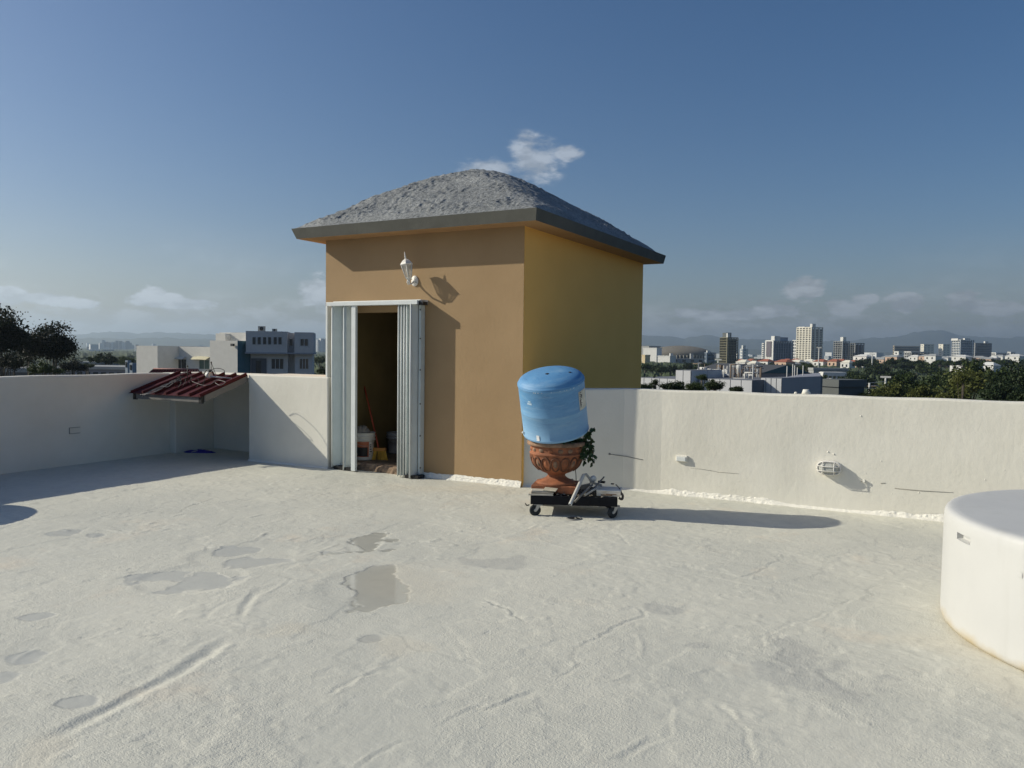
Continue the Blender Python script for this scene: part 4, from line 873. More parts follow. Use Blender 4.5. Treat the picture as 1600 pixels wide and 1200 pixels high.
for i in range(260):
    x=rs.uniform(-hw+.05,hw-.05); y=rs.uniform(-.29,.2)*1.; z=rs.uniform(-.012,.012)+.012*(abs(x+.15)<.1); s=rs.uniform(.006,.022); g.obox((x,y,z),(s,s*rs.uniform(.3,1),s*.35),(Vector((math.cos(i),math.sin(i),rs.normal(0,.3))).normalized(),Vector((-math.sin(i),math.cos(i),0)),Vector((0,0,1))))
g.build('litter_chips',mat('litter_mix',(.07,.06,.05),.9,0,35,.3,60,col2=(.38,.34,.28)),t,kind='stuff')
# ------------------------------------------------------------------ white cistern
CW=wall_mat('white_polyethylene',(.50,.505,.50),(.55,.555,.545),.06)
_b=CW.node_tree.nodes['Principled BSDF']; _b.inputs['Roughness'].default_value=.5
def _dirt():
    n=CW.node_tree.nodes; l=CW.node_tree.links; tcx=n['Texture Coordinate']; sp=n.new('ShaderNodeSeparateXYZ'); l.new(tcx.outputs['Object'],sp.inputs[0])
    q=n.new('ShaderNodeTexNoise'); q.inputs['Scale'].default_value=7; q.inputs['Detail'].default_value=6; l.new(tcx.outputs['Object'],q.inputs['Vector'])
    ad=n.new('ShaderNodeMath'); ad.operation='MULTIPLY_ADD'; l.new(q.outputs[0],ad.inputs[0]); ad.inputs[1].default_value=-.16; l.new(sp.outputs[2],ad.inputs[2])
    mp_=n.new('ShaderNodeMapRange'); mp_.inputs[1].default_value=.0; mp_.inputs[2].default_value=-.075; l.new(ad.outputs[0],mp_.inputs[0])
    m_=n.new('ShaderNodeMix'); m_.data_type='RGBA'; l.new(mp_.outputs[0],m_.inputs[0]); l.new(_b.inputs['Base Color'].links[0].from_socket,m_.inputs[6]); m_.inputs[7].default_value=(.47,.40,.27,1)
    s2=n.new('ShaderNodeMapping'); s2.inputs['Scale'].default_value=(9,9,.8); l.new(tcx.outputs['Object'],s2.inputs[0]); q2=n.new('ShaderNodeTexNoise'); q2.inputs['Scale'].default_value=1; q2.inputs['Detail'].default_value=5; l.new(s2.outputs[0],q2.inputs['Vector'])
    mp2_=n.new('ShaderNodeMapRange'); mp2_.inputs[1].default_value=.55; mp2_.inputs[2].default_value=.75; mp2_.inputs[4].default_value=.35; l.new(q2.outputs[0],mp2_.inputs[0])
    m2_=n.new('ShaderNodeMix'); m2_.data_type='RGBA'; l.new(mp2_.outputs[0],m2_.inputs[0]); l.new(m_.outputs[2],m2_.inputs[6]); m2_.inputs[7].default_value=(.43,.43,.41,1); l.new(m2_.outputs[2],_b.inputs['Base Color'])
_dirt()
def cistern(cx,cy,Rr,H,lab,notch=None):
    t=thing('round_cistern',lab,'water tank',(cx,cy,0))
    n=288; pr=[(Rr-.06,0.002),(Rr-.035,.004),(Rr-.012,.014),(Rr-.002,.035),(Rr,.06)]
    zs=np.arange(.10,H-.05,.02); pr+=[(Rr-.004*z/H,float(z)) for z in zs]
    pr+=[(Rr-.006,H-.038),(Rr-.012,H-.020),(Rr-.024,H-.008),(Rr-.045,H-.001),(Rr-.08,H),(Rr*.6,H+.006),(Rr*.3,H+.01),(.001,H+.012)]
    m_=n; V=[(r*math.cos(2*math.pi*j/n),r*math.sin(2*math.pi*j/n),z) for r,z in pr for j in range(n)]
    Fs=[]; hole=set()
    if notch:
        j0,j1,i0,i1=notch; hole={(i,j) for i in range(i0,i1) for j in range(j0,j1)}
    for i in range(len(pr)-1):
        for j in range(n):
            if (i,j) in hole: continue
            Fs.append((i*n+j,i*n+(j+1)%n,(i+1)*n+(j+1)%n,(i+1)*n+j))
    g=G(); g.add(V,Fs,True); g.build('tank_shell',CW,t)
    if notch:
        g=G(); P=[]
        for (i,j) in ((i0,j0),(i0,j1),(i1,j1),(i1,j0)):
            P.append(V[i*n+j])
        Q=[(x*(1-.035/Rr),y*(1-.035/Rr),z+(.006 if k<2 else -.002)) for k,(x,y,z) in enumerate(P)]
        g.add(P+Q,[(0,1,5,4),(1,2,6,5),(2,3,7,6),(3,0,4,7),(4,5,6,7)]); g.build('grip_recess',CW,t)
    return t,pr,n
CXc,CYc,CR,CH=1.297,5.53,1.22,.69
# find the grip recess on the shell
best=None
for j in range(288):
    a=2*math.pi*j/288; nx_,ny_=math.cos(a),math.sin(a); p=np.array([CXc+CR*nx_,CYc+CR*ny_])
    if nx_*(-p[0])+ny_*(-p[1])<0: continue
    for zz in np.arange(.3,.66,.01):
        v=np.array([p[0],p[1],zz])-C0; zf=v@fw; x=800+F*(v@cr)/zf; y=600-F*(v@cu)/zf; e=abs(x-1504)+abs(y-842)
        if best is None or e<best[0]: best=(e,j,zz)
jn=best[1]; kz=5+int((best[2]-.10)/.02); print('grip',best)
ci,_,_=cistern(CXc,CYc,CR,CH,'large low white plastic tank cut off by the right edge of the view',(jn-3,jn+3,kz-1,kz+1))
# faint moulded emblem: raised ring and bars on the shell
g=G(); a0=2*math.pi*(jn+17)/288
for k in range(9):
    aa=a0+.012*k*1.2; z=.50+.03*math.sin(k*1.9); g.lathe([(CR+.0,z-.012),(CR+.0012,z),(CR+.0,z+.014)],2,(0,0,0),cap=False,a0=aa-.012,a1=aa+.012)
g.build('moulded_mark',CW,ci)
cistern(-8.97,3.36,.60,.69,'unseen round white tank added beyond the left edge to cast a pointed floor shadow')  # guessed tank outside the view, added to throw the pointed shadow
# ------------------------------------------------------------------ the land
GZ=-13.0
def gm(name,c1,c2,sc,rough=.9):
    return mat(name,c1,rough,0,sc,.0,1,col2=c2,det=8)
GM=gm('land_green',(.035,.045,.022),(.075,.07,.05),.012)
vdir=math.atan2(-math.sin(YAW),math.cos(YAW))
g=G(); S=24000; g.add([(-S,-S,GZ),(S,-S,GZ),(S,S,GZ),(-S,S,GZ)],[(0,1,2,3)]); g.build('ground',GM,kind='structure')
def polar(a,r): # azimuth in image-x terms -> plan direction
    return np.sin(a)*r, np.cos(a)*r
def az_px(px): 
    d=ray(px,548); return math.atan2(d[0],d[1])
# wooded plain
aL,aR=az_px(-150),az_px(1750)
na=620; nr=300; A=np.linspace(aL,aR,na); Rr=240*(7800/240)**np.linspace(0,1,nr)
AA,RR=np.meshgrid(A,Rr); X=np.sin(AA)*RR; Y=np.cos(AA)*RR
cell=np.maximum(7.0,RR*.018)
cs=7.0
lum=fbm(X/9,Y/9,3,301,.6); cov=fbm(X/140,Y/90,3,311)
H=(1.2+2.5*cov+3.2*ss(lum,.3,.7)+(np.random.default_rng(1).random(X.shape)-.5)*1.5)*ss(cov,.33,.45)
H*=np.where(RR>1500,.55,1)
Z=GZ+.1+H*ss(RR,240,290)
wood=bpy.data.objects.new('wooded_plain',npmesh('wooded_plain',np.stack([X,Y,Z],-1).reshape(-1,3),gridfaces(nr,na)[:,::-1],gm('canopy_green',(.022,.036,.014),(.055,.075,.028),.05),False)); COL.objects.link(wood); tag(wood,'dark green tree canopy spreading over the plain towards the hills','woodland',kind='stuff')
# hills
def ridge(name,D,prof,seed,col):
    pxs=np.array([p[0] for p in prof]); hs=np.array([p[1] for p in prof]); n=420; px=np.linspace(pxs[0],pxs[-1],n)
    az=np.array([az_px(p) for p in px]); rows=14; V=[]
    up=np.interp(px,pxs,hs); Hh=up*D/F*1.0
    for j in range(rows):
        t=j/(rows-1); Rj=D*(1-.22*(1-t)); 
        prof_=ss(np.array([t]),0,1)[0]
        rough=(fbm(px/14+j*.5,np.full(n,j*.8),4,seed,.6)-.5)*D*.0045*(.3+t)
        z=GZ-2+(Hh+14+rough)*prof_
        V.append(np.stack([np.sin(az)*Rj/np.cos(az-vdir)*1.,np.cos(az)*Rj/np.cos(az-vdir)*1.,z],1))
    for j in range(3):
        t=(j+1)/3; Rj=D*(1+.15*t); V.append(np.stack([np.sin(az)*Rj/np.cos(az-vdir),np.cos(az)*Rj/np.cos(az-vdir),GZ-2+(Hh+14)*(1-t)],1))
    me=npmesh(name,np.concatenate(V),gridfaces(rows+3,n)[:,::-1],col,True); o=bpy.data.objects.new(name,me); COL.objects.link(o); tag(o,kind='structure'); return o
HG=gm('hill_green',(.040,.052,.032),(.075,.085,.055),.004)
# heights above the horizon in photo pixels
ridge('hills',5600,[(-200,6),(0,6),(110,9),(140,12),(200,11),(260,14),(330,12),(400,10),(520,8),(700,8),(900,10),(1005,12),(1050,8),(1100,12),(1150,8),(1300,6),(1500,5),(1800,5)],401,HG)
ridge('hills',8200,[(-200,12),(60,13),(110,17),(150,20),(185,23),(215,19),(250,22),(300,21),(340,19),(420,17),(500,16),(700,20),(900,24),(1003,28),(1045,25),(1070,22),(1100,29),(1125,24),(1180,22),(1250,21),(1330,22),(1400,30),(1440,39),(1475,40),(1500,33),(1545,29),(1600,32),(1700,30),(1800,28)],411,HG)
# haze
HZ=bpy.data.materials.new('haze_air'); HZ.use_nodes=True; t=HZ.node_tree; t.nodes.remove(t.nodes['Principled BSDF']); pv=t.nodes.new('ShaderNodeVolumePrincipled'); pv.inputs['Color'].default_value=(.66,.83,1,1); pv.inputs['Density'].default_value=1.55e-4; pv.inputs['Anisotropy'].default_value=.42
t.links.new(pv.outputs[0],t.nodes['Material Output'].inputs['Volume'])
G().box(-12000,12000,-12000,13000,GZ-16,330).build('haze',HZ,kind='stuff')
# ------------------------------------------------------------------ buildings
def pm(name,c,r=.8,var=.06): return mat(name,c,r,var,.4,.0,1)
WIN=mat('dark_window_glass',(.02,.025,.03),.15,.3,.6,.0,1,spec=.6)
def block(pxc,D,yaw):
    # frame at the near corner: local x to the right-front, local y backwards
    K=at(pxc,hor(pxc),D); ex=np.array([math.cos(yaw),math.sin(yaw)]); ey=np.array([-math.sin(yaw),math.cos(yaw)]); return K[:2],ex,ey
def reach(K,dirv,px):
    d=ray(px,hor(px))[:2]; M=np.array([[dirv[0],-d[0]],[dirv[1],-d[1]]]); s=np.linalg.solve(M,-K); return float(s[0])
def ztop(px,py,D): return float(at(px,py,D)[2])
def tower(name,lab,px0,pxc,px1,py,D,wall,style='slab',yaw=R(-37),nf=10,nb=4,cap=None,glass=WIN,group=None,wall_r=None,cat='tower block',parts=True):
    K,ex,ey=block(pxc,D,yaw); Lx=max(3,reach(K,-ex,px0)); Ly=max(3,reach(K,ey,px1)); H=ztop(pxc,py,D)-GZ
    Lx=min(Lx,160); Ly=min(Ly,160)
    t=thing(name,lab,cat,(K[0],K[1],GZ),yaw,group)
    if style=='plain':
        G().box(-Lx,0,0,Ly,0,H).build('wall',wall,t)
        if parts:
            g=G(); fh=H/nf
            for f in range(nf):
                z=fh*(f+.35)
                for k in range(max(1,int(Lx/6))):
                    x=-Lx+(k+.25)*Lx/max(1,int(Lx/6)); g.box(x,x+3,-.08,.02,z,z+fh*.45)
                for k in range(max(1,int(Ly/6))):
                    y=(k+.25)*Ly/max(1,int(Ly/6)); g.box(-.02,.08,y,y+3,z,z+fh*.45)
            g.build('windows',glass,t,kind='stuff')
    else:
        G().box(-Lx+1,-1,1,Ly-1,0,H-1).build('core',glass,t)
        fh=H/nf; th={'slab':.42,'thin':.2,'grid':.28}[style]
        g=G()
        for f in range(nf+1):
            z=fh*f; g.box(-Lx,0,0,Ly,z,min(z+fh*th,H+1))
        g.build('floor_slabs',wall,t,kind='stuff')
        g=G(); w=.28 if style=='slab' else .14
        for k in range(nb+1):
            x=-Lx+k*Lx/nb; g.box(max(x-Lx/nb*w/2,-Lx-.1),min(x+Lx/nb*w/2,.1),-.12,1.2,0,H)
        g.build('piers',wall,t,kind='stuff'); g=G()
        mb=max(2,int(nb*Ly/Lx))
        for k in range(mb+1):
            y=k*Ly/mb; g.box(-1.2,.12,max(y-Ly/mb*w/2,-.05),min(y+Ly/mb*w/2,Ly+.1),0,H)
        g.build('piers',wall_r or wall,t,kind='stuff')
    if cap:
        for (a,b,c,d,h,m2) in cap: G().box(-Lx*a,-Lx*b,Ly*c,Ly*d,H-.5,H+h).build('roof_house',m2,t)
    else: G().box(-Lx-.2,.2,-.2,Ly+.2,H+.0,H+.9).build('roof_edge',wall,t)
    return t
cream=pm('cream_tower',(.66,.63,.54)); white=pm('white_tower',(.60,.60,.58)); grey=pm('grey_tower',(.30,.31,.31)); dgrey=pm('dark_tower',(.10,.11,.11)); blueg=pm('blue_glass',(.035,.075,.12),.3); tan=pm('tan_tower',(.52,.43,.30)); olive=pm('olive_bronze',(.16,.15,.10)); peach=pm('peach_house',(.50,.36,.27)); redr=pm('red_tile',(.30,.10,.06)); sand=pm('sand_wall',(.62,.50,.30)); steel=pm('steel_blue_wall',(.22,.27,.33))
tower('white_tower','tallest white apartment tower with banded balconies on the right skyline',1243.5,1267,1285,512,900,cream,'slab',R(-38),21,5,cap=[(.15,.0,.05,.35,4.5,white),(.95,.55,.1,.5,1.5,white)],cat='tower')
tower('white_annex','small white banded block tucked behind the left foot of the tallest tower',1238,1244,1248,532.5,960,white,'slab',R(-38),8,2)
t=tower('dark_tower','dark bronze office tower with a fine grid of windows right of the arena',1124.5,1136,1153,528,640,olive,'grid',R(-48),13,9,cap=[(.9,.35,.15,.6,4.5,dgrey),(.35,.2,.15,.4,4,white)],cat='tower')
t=tower('blue_glass_tower','blue glass office block with a white gridded end and tall banner',1197,1208.5,1239,533,760,steel,'thin',R(-40),11,4,glass=blueg,cap=[(.5,.05,.05,.35,5,white),(.9,.2,.4,.8,4,steel)],cat='tower')
K,ex,ey=block(1208.5,760,R(-40)); Lx=reach(K,-ex,1197); g=G()
for f in range(12):
    z=(ztop(1208,533,760)-GZ)*f/11; g.box(-Lx-.3,.3,-.9,-.3,z-1.2,z+1.0)
for k in range(5): x=-Lx+Lx*k/4; g.box(x-.7,x+.7,-1.0,-.25,0,ztop(1208,533,760)-GZ)
g.build('white_frame',white,t); 
g=G(); g.box(-Lx*.82,-Lx*.18,-1.6,-1.1,12,27); g.build('banner',pm('mauve_banner',(.12,.11,.13)),t)
tower('grey_slab_tower','thin pale slab tower just left of the blue glass block',1190,1193,1199,537,1100,white,'plain',R(-40),10,3)
tower('white_mini_tower','small bright white tower right of the dark bronze office tower',1156,1160,1169,545,900,white,'plain',R(-35),6,3,cap=[(.6,.1,.1,.6,4,white)],glass=steel)
tower('grey_twin_tower','grey twin apartment tower with white stair core right of the tallest tower',1302,1316,1327,533.5,880,grey,'thin',R(-42),12,4,cap=[(.3,.0,.05,.5,5,white)],cat='tower')
tower('grey_twin_tower','darker lower half of the grey twin apartment towers',1322,1336,1350,537,920,dgrey,'thin',R(-42),11,4,cat='tower',wall_r=grey)
tower('long_block','long hazy tan apartment block left of the cream towers on the far right skyline',1395,1397,1437,541,1400,tan,'thin',R(-60),7,3,wall_r=grey)
tower('white_slab','white fronted slab low before the long hazy tan block',1397,1404,1412,550,1000,white,'plain',R(-45),5,3)
tower('low_office','long dark office with white canopy below the cream towers',1410,1424,1452,551,1000,grey,'slab',R(-55),4,4,cap=[(1,.1,.0,.8,1.6,white)])
tower('cream_tower','left of the two cream apartment towers on the far right skyline',1438,1443,1459,538.5,1300,cream,'plain',R(-50),9,3,glass=grey,cat='tower')
tower('cream_tower','right of the two cream apartment towers, touching the white hospital block',1466,1473,1484,538.5,1300,cream,'plain',R(-50),9,3,glass=grey,cat='tower')
tower('white_tower_block','broad white and grey hospital like block with projecting roof slab at far right',1487,1500,1521,531.5,980,white,'thin',R(-48),11,5,cap=[(1.05,.25,-.05,.5,2.2,white),(.2,-.02,.3,.7,2.4,white)],glass=steel,wall_r=steel,cat='tower block')
tower('grey_block','plain grey slab block attached right of the white hospital like block',1520,1523,1549,536.5,1050,grey,'thin',R(-52),10,4,cap=[(.8,.1,.6,.8,3,white)],glass=steel,cat='tower block')
tower('low_white_hotel','low white striped building right of the grey slab at the far right',1549,1556,1572,552,1000,white,'slab',R(-50),4,4)
tower('low_white_hotel','small white striped building partly hidden near the right picture edge',1574,1579,1586,551,1000,white,'slab',R(-50),4,2)
tower('small_office','small blue grey office left of the dark bronze tower',1101,1104,1119,552,560,steel,'thin',R(-50),5,3,cap=[(.6,.1,.1,.4,2,white)])
# arena
def arena():
    D=740; c=at(1063,hor(1063),D); t=thing('arena','large domed arena with a grey brown shell roof and colonnade left of the dark tower','arena',(float(c[0]),float(c[1]),GZ),YAW-R(12)); s=D/F
    zr=ztop(1063,556,D)-GZ; zp=ztop(1063,540.0,D)-GZ; rx_=49*s
    g=G(); prof=[(rx_,zr),(rx_*1.0,zr+1.2)]+[(rx_*math.cos(a),zr+1.2+(zp-zr-1.2)*math.sin(a)) for a in np.linspace(.12,1.5,10)]+[(.1,zp)]
    g.lathe(prof,64,cap=False); g.v=[(x,y*.6,z) for x,y,z in g.v]; g.build('dome_roof',pm('arena_roof',(.17,.155,.13)),t)
    g=G(); g.lathe([(rx_*.86,0),(rx_*.93,zr-2),(rx_*.99,zr)],64,cap=False); g.v=[(x,y*.6,z) for x,y,z in g.v]; g.build('drum',pm('arena_drum',(.11,.105,.10)),t)
    g=G()
    for k in range(60):
        a=2*math.pi*k/60; x,y=rx_*math.cos(a),rx_*.6*math.sin(a); g.tube([(x*.96,y*.96,0),(x*1.0,y*1.0,zr+.6)],.7,5,smooth=False)
    g.build('columns',pm('arena_column',(.34,.32,.28)),t,kind='stuff')
    return t
arena()
tower('arena_hall','low grey terrace building in front of the arena dome',1046,1050,1102,560,690,grey,'plain',R(-62),2,4,cap=[(1,.6,.0,.08,4.5,white),(1,.6,.62,.70,4.5,grey)])
tower('white_hall','bright white stepped hall beside the tan wall edge left of the arena',1005,1026,1034,545,680,white,'plain',R(-20),4,4,parts=False)
tower('white_hall','long low white annex of the stepped hall reaching under the arena',1026,1047,1056,557.5,670,white,'plain',R(-20),2,4,parts=False)
tower('sloped_roof_hall','pale grey roofed hall behind the stepped white hall',1001,1014,1032,542,760,grey,'plain',R(-20),2,4,parts=False)
tower('yellow_building','small yellow building at the edge of the stairwell house left of the arena',1003,1008,1016,556,640,sand,'plain',R(-20),3,2,parts=False)
# red roofed houses row
hm=[]
def house(px,py,D,w,wallm,roofm,lab,group,h=6.5,yaw=R(-35)):
    K=at(px,hor(px),D); z=ztop(px,py,D)-GZ
    t=thing('town_house',lab,'house',(float(K[0]),float(K[1]),GZ),yaw,group); z=max(z,3.5)
    G().box(-w/2,w/2,-w*.4,w*.4,0,z).build('wall',wallm,t)
    g=G(); g.add([(-w/2-.4,-w*.4-.4,z),(w/2+.4,-w*.4-.4,z),(w/2+.4,w*.4+.4,z),(-w/2-.4,w*.4+.4,z),(-w/4,0,z+1.9),(w/4,0,z+1.9)],[(0,1,5,4),(1,2,5),(2,3,4,5),(3,0,4),(3,2,1,0)]); g.build('roof',roofm,t)
    g=G()
    for k in (-.25,.2): g.box(w*k-.7,w*k+.7,-w*.4-.06,-w*.4+.02,z-3,z-1.2); 
    for k in (-.2,.2): g.box(-w/2-.06,-w/2+.02,w*k-.7,w*k+.7,z-3,z-1.2)
    g.build('windows',WIN,t,kind='stuff'); return t
rs=np.random.default_rng(77)
for i in range(44):
    px=1158+i*4.5+rs.uniform(-1.5,1.5); D=rs.uniform(540,760); py=rs.uniform(564,568.5)-(D-600)*.006
    wc=rs.random()<.45; rc=rs.random()<.6; nm=('peach' if wc else 'white')+' town house with '+('red tiled' if rc else 'cream')+' roof'; house(px,py,D,rs.uniform(7,11),(peach if wc else white),(redr if rc else cream),'small '+nm+' in the packed row below the tallest towers',nm+'s in the row below the right hand towers')
for i in range(26):
    px=1352+i*9.5+rs.uniform(-3,3); D=rs.uniform(700,1100); wc=rs.random()<.7; rc=rs.random()<.5; nm=('white' if wc else 'peach')+' building with '+('grey' if rc else 'white')+' roof'; house(px,rs.uniform(556,562),D,rs.uniform(9,16),(white if wc else peach),(grey if rc else white),'small '+nm+' among the trees below the far right towers',nm+'s below the far right towers')
for i,(px,py,D,w) in enumerate(((1508,569.5,420,11),(1520,570.5,425,8),(1547,571,430,8))):
    house(px,py,D,w,white,white,('left white pitched roof house glowing among the dark trees below the white hospital block','middle white pitched roof house among the dark trees below the white hospital block','lone white pitched roof house near the right picture edge')[i],None)
# hazy far city
far=pm('far_white_block',(.62,.63,.63)); far2=pm('far_grey_block',(.32,.34,.36))
def farblk(px,py,D,w,h,m_,grp,lab,dep=None):
    K=at(px,hor(px),D); o=G().box(-w/2,w/2,-w*.3,w*.3,0,h).build('apartment_block',m_,None,lab,'apartment block',grp); o.location=(float(K[0]),float(K[1]),GZ); o.rotation_euler=(0,0,R(-35)+rs.uniform(-.2,.2))
for i,(px,dy,w) in enumerate(((162,20,13),(167,14,16),(172,13,22),(177,14,24),(183,18,15),(189,17,18),(194,14,20),(199,18,22),(203,12,20),(158,9,20),(180,12,20),(497,16,16),(502,20,18),(507,18,14),(500,12,22))):
    D=2600; z=.5*D/F
    K=at(px,hor(px),D); farblk(px,0,D,w*.95,13.5+dy*1.0+ (0 if px<300 else 14),(far if i%3==0 else far2),'hazy distant towers left of the house','grey tower in the hazy distant cluster beyond the left parapet')
for i in range(120):
    D=float(np.exp(rs.uniform(math.log(1300),math.log(4600)))); px=rs.uniform(1010,1600) if i%10<7 else rs.uniform(115,510)
    farblk(px,0,D,rs.uniform(10,34),rs.uniform(7,15)+(D/300 if rs.random()<.3 else 0),(far if rs.random()<.4 else far2),'pale blocks scattered over the hazy plain','small pale building lost on the hazy plain before the hills')
# ------------------------------------------------------------------ white and grey house complex on the left
HD=105.; HY=R(6)
def hp(px,py,dd=0):   # point on the upright plane of the house front, dd metres farther back
    d=ray(px,py); n=np.array([-math.sin(HY),math.cos(HY)]); P0=at(420,hor(420),HD)[:2]+n*dd; t=np.dot(P0,n)/np.dot(d[:2],n); return C0+d*t
hc=hp(420,586); hx=np.array([math.cos(HY),math.sin(HY)]); hy=np.array([-math.sin(HY),math.cos(HY)])
hs=thing('apartment_house','white and grey flat roofed apartment house with teal corner and rooftop air conditioners','apartment house',(float(hc[0]),float(hc[1]),GZ),HY)
def H2(px,py,dd=0):
    p=hp(px,py,dd); q=p[:2]-hc[:2]; return float(q@hx),float(p[2]-GZ)
hw_=wall_mat('house_white',(.60,.59,.55),(.66,.65,.61),.1); hgr=pm('house_grey_blue',(.50,.485,.48)); teal=pm('teal_paint',(.045,.13,.165)); shd=pm('house_grey_wall',(.46,.46,.45))
def hb(name,px0,px1,py,d0,d1,m_,z0=0,lab=None):
    x0,z=H2(px0,py,d0); x1,_=H2(px1,py,d0); return G().box(x0,x1,d0,d1,z0,z).build(name,m_,hs,lab)
hb('left_wing',213,246,540,2,12,hw_); hb('left_wing',246.3,329,541,6,11.9,hw_)
hb('middle_block',328,371,532,0,9,hw_)
x0,z=H2(371.2,533,0); dpt=reach(hc[:2]+hx*x0,hy,392); z=H2(371.2,532.5,0)[1]; print('teal depth',dpt); g=G(); g.box(x0-.5,x0+.0,.02,min(dpt,14),0,z+.01); g.build('teal_corner',teal,hs,'teal painted stair corner')
hb('roof_pavilion',337,352,521,5,10,hw_); hb('roof_pavilion',343,385,519.5,6,12,hw_)
HY2=R(41); H1Y=HY
hc2=at(392,hor(392),HD+3); ex2=np.array([math.cos(HY2),math.sin(HY2)]); ey2=np.array([-math.sin(HY2),math.cos(HY2)])
def H3(px,py,dd=0):
    n=ey2; d=ray(px,py); t=np.dot(hc2[:2]+n*dd,n)/np.dot(d[:2],n); p=C0+d*t; return float((p[:2]-hc2[:2])@ex2),float(p[2]-GZ)
def gx(g):    # from the grey block's own frame to the house's frame
    out=[]
    for x,y,z in g.v:
        w=hc2[:2]+ex2*x+ey2*y-hc[:2]; out.append((float(w@hx),float(w@hy),z))
    g.v=out; return g
x0,z=H3(384,517,0); x1,_=H3(449,517,0); zm=H3(400,551,0)[1]
gx(G().box(x0,x1,0,9,zm,z)).build('upper_storey',hgr,hs)
xr0,zr=H3(460,519,-.1); xr1,_=H3(490,519,-.1); gx(G().box(xr0,xr1,-.1,9,zm,zr)).build('upper_storey',hgr,hs)
gx(G().box(x1+.003,xr0-.003,1.6,8.9,zm,z-.15)).build('link_storey',hgr,hs)
gx(G().box(x0+.5,x1,1.2,8.8,0,zm-.003)).build('lower_storey',hgr,hs)
gx(G().box(xr0,xr1-.2,.8,8.8,0,zm-.003)).build('lower_storey',hgr,hs)
gx(G().box(x1+.003,xr0-.003,2.2,8.7,0,zm-.003)).build('lower_storey',hgr,hs)
gx(G().box(x0-.1,xr1+.1,-.15,8.95,zm-.15,zm+.06)).build('floor_band',pm('band_grey',(.28,.29,.33)),hs)
WF=pm('window_frame_grey',(.5,.52,.53),.5)
def hwin(px0,px1,py0,py1,d,pn=2,fr=WF,gl=WIN,second=False):
    HH=H3 if second else H2; tf=gx if second else (lambda q:q)
    xa,zb=HH(px0,py1,d); xb,zt_=HH(px1,py0,d); f=.07
    g=G(); y0,y1=d-.05,d-.002; g.box(xa,xb,y0,y1,zt_-f,zt_); g.box(xa,xb,y0,y1,zb,zb+f); 
    for k in range(pn+1):
        x=xa+(xb-xa)*k/pn; g.box(max(xa,x-f/2),min(xb,x+f/2),y0+.002,y1-.001,zb+f+.001,zt_-f-.001)
    w=tf(g).build('window',fr,hs)
    for k in range(pn):
        xp=xa+(xb-xa)*k/pn; xq=xa+(xb-xa)*(k+1)/pn; tf(G().box(xp+f/2+.003,xq-f/2-.003,d-.03,d-.004,zb+f+.004,zt_-f-.004)).build('pane',gl,w)
for a,b in ((394,400),(402,408),(410.5,416.5),(418.5,424),(427,433),(434.5,440.5)): hwin(a,b,526,539,0,1,second=True)
hwin(469,481.5,529,541,-.1,2,second=True); hwin(452,457.5,529,541,1.6,1,second=True); hwin(424,443,560,577,1.2,3,second=True); hwin(468,482,560,577,.8,3,second=True)
hwin(252,261,561,576,6,1); hwin(275.5,291.5,561,576,6,2); hwin(311.5,327.5,562,577,6,2,gl=pm('green_glass',(.06,.11,.09),.25))
g=G(); xa,zb=H3(392.5,584,1.2); xb,zt_=H3(416.5,560,1.2); g.box(xa,xb,1.1,1.19,zb-3,zt_); gx(g).build('porch_shade_panel',pm('porch_shadow',(.10,.105,.12)),hs)  # flat panel coloured dark as the shade inside the porch recess
g=G(); xa2,_=H3(400,584,1.1); xb2,_=H3(408,584,1.1); g.box(xa2,xb2,1.04,1.095,zb-3,zt_-.35); gx(g).build('porch_door',WIN,hs)
def hawn(px0,px1,py0,py1,m_,n=5):
    xa,z1=H2(px0,py0,6); xb,z0=H2(px1,py1,6); g=G(); V=[]
    for k in range(n+1):
        x=xa+(xb-xa)*k/n; s=.12*math.sin(math.pi*k/n); V+=[(x,5.98,z1+s),(x,5.1,z0+s*.4),(x,5.1,z0+s*.4-.06),(x,5.98,z1+s-.06)]
    g.add(V,[(k*4+j,k*4+(j+1)%4,(k+1)*4+(j+1)%4,(k+1)*4+j) for k in range(n) for j in range(4)]); g.build('window_awning',m_,hs)
hawn(268,291,557.5,561,hw_); hawn(302,328,557.5,562,pm('yellow_awning',(.55,.51,.36)))
g=G(); x0w,z0w=H2(262,541,2); x1w,_=H2(329,541,2); g.box(x0w,x1w,1.95,6.0,z0w-.25,z0w); 
for px0,px1,py0,lab in ((403,414,509.5,'larger of the two air conditioners on the grey roof of the apartment house'),(425,432.5,513.5,'smaller right hand air conditioner on the grey roof of the apartment house')):
    xa,za=H3(px0,py0,.5); xb,_=H3(px1,py0,.5); p=hc2[:2]+ex2*((xa+xb)/2)+ey2*.9; w=xb-xa
    zr_=z if px0<415 else z; t=thing('air_conditioner',lab,'air conditioner',(float(p[0]),float(p[1]),GZ+z+.0),HY2); hgt=za-z
    G().box(-w/2,w/2,-.35,.4,0,hgt).build('casing',pm('ac_casing',(.50,.47,.40)),t)
    g=G(); g.lathe([(hgt*.36,0),(hgt*.36,.02),(.001,.03)],20,cap=False); g.v=[(x,-.352-zz,hgt*.5+y) for x,y,zz in g.v]; g.build('fan_grille',pm('ac_grille',(.05,.05,.05)),t)
p=hp(366,539,0); tag(G().obox((float(p[0]),float(p[1])-.3,float(p[2])),(.5,.3,.35)).build('wall_camera',pm('dark_box',(.05,.05,.05))),'small dark fitting high on the white middle block of the apartment house','wall fitting')
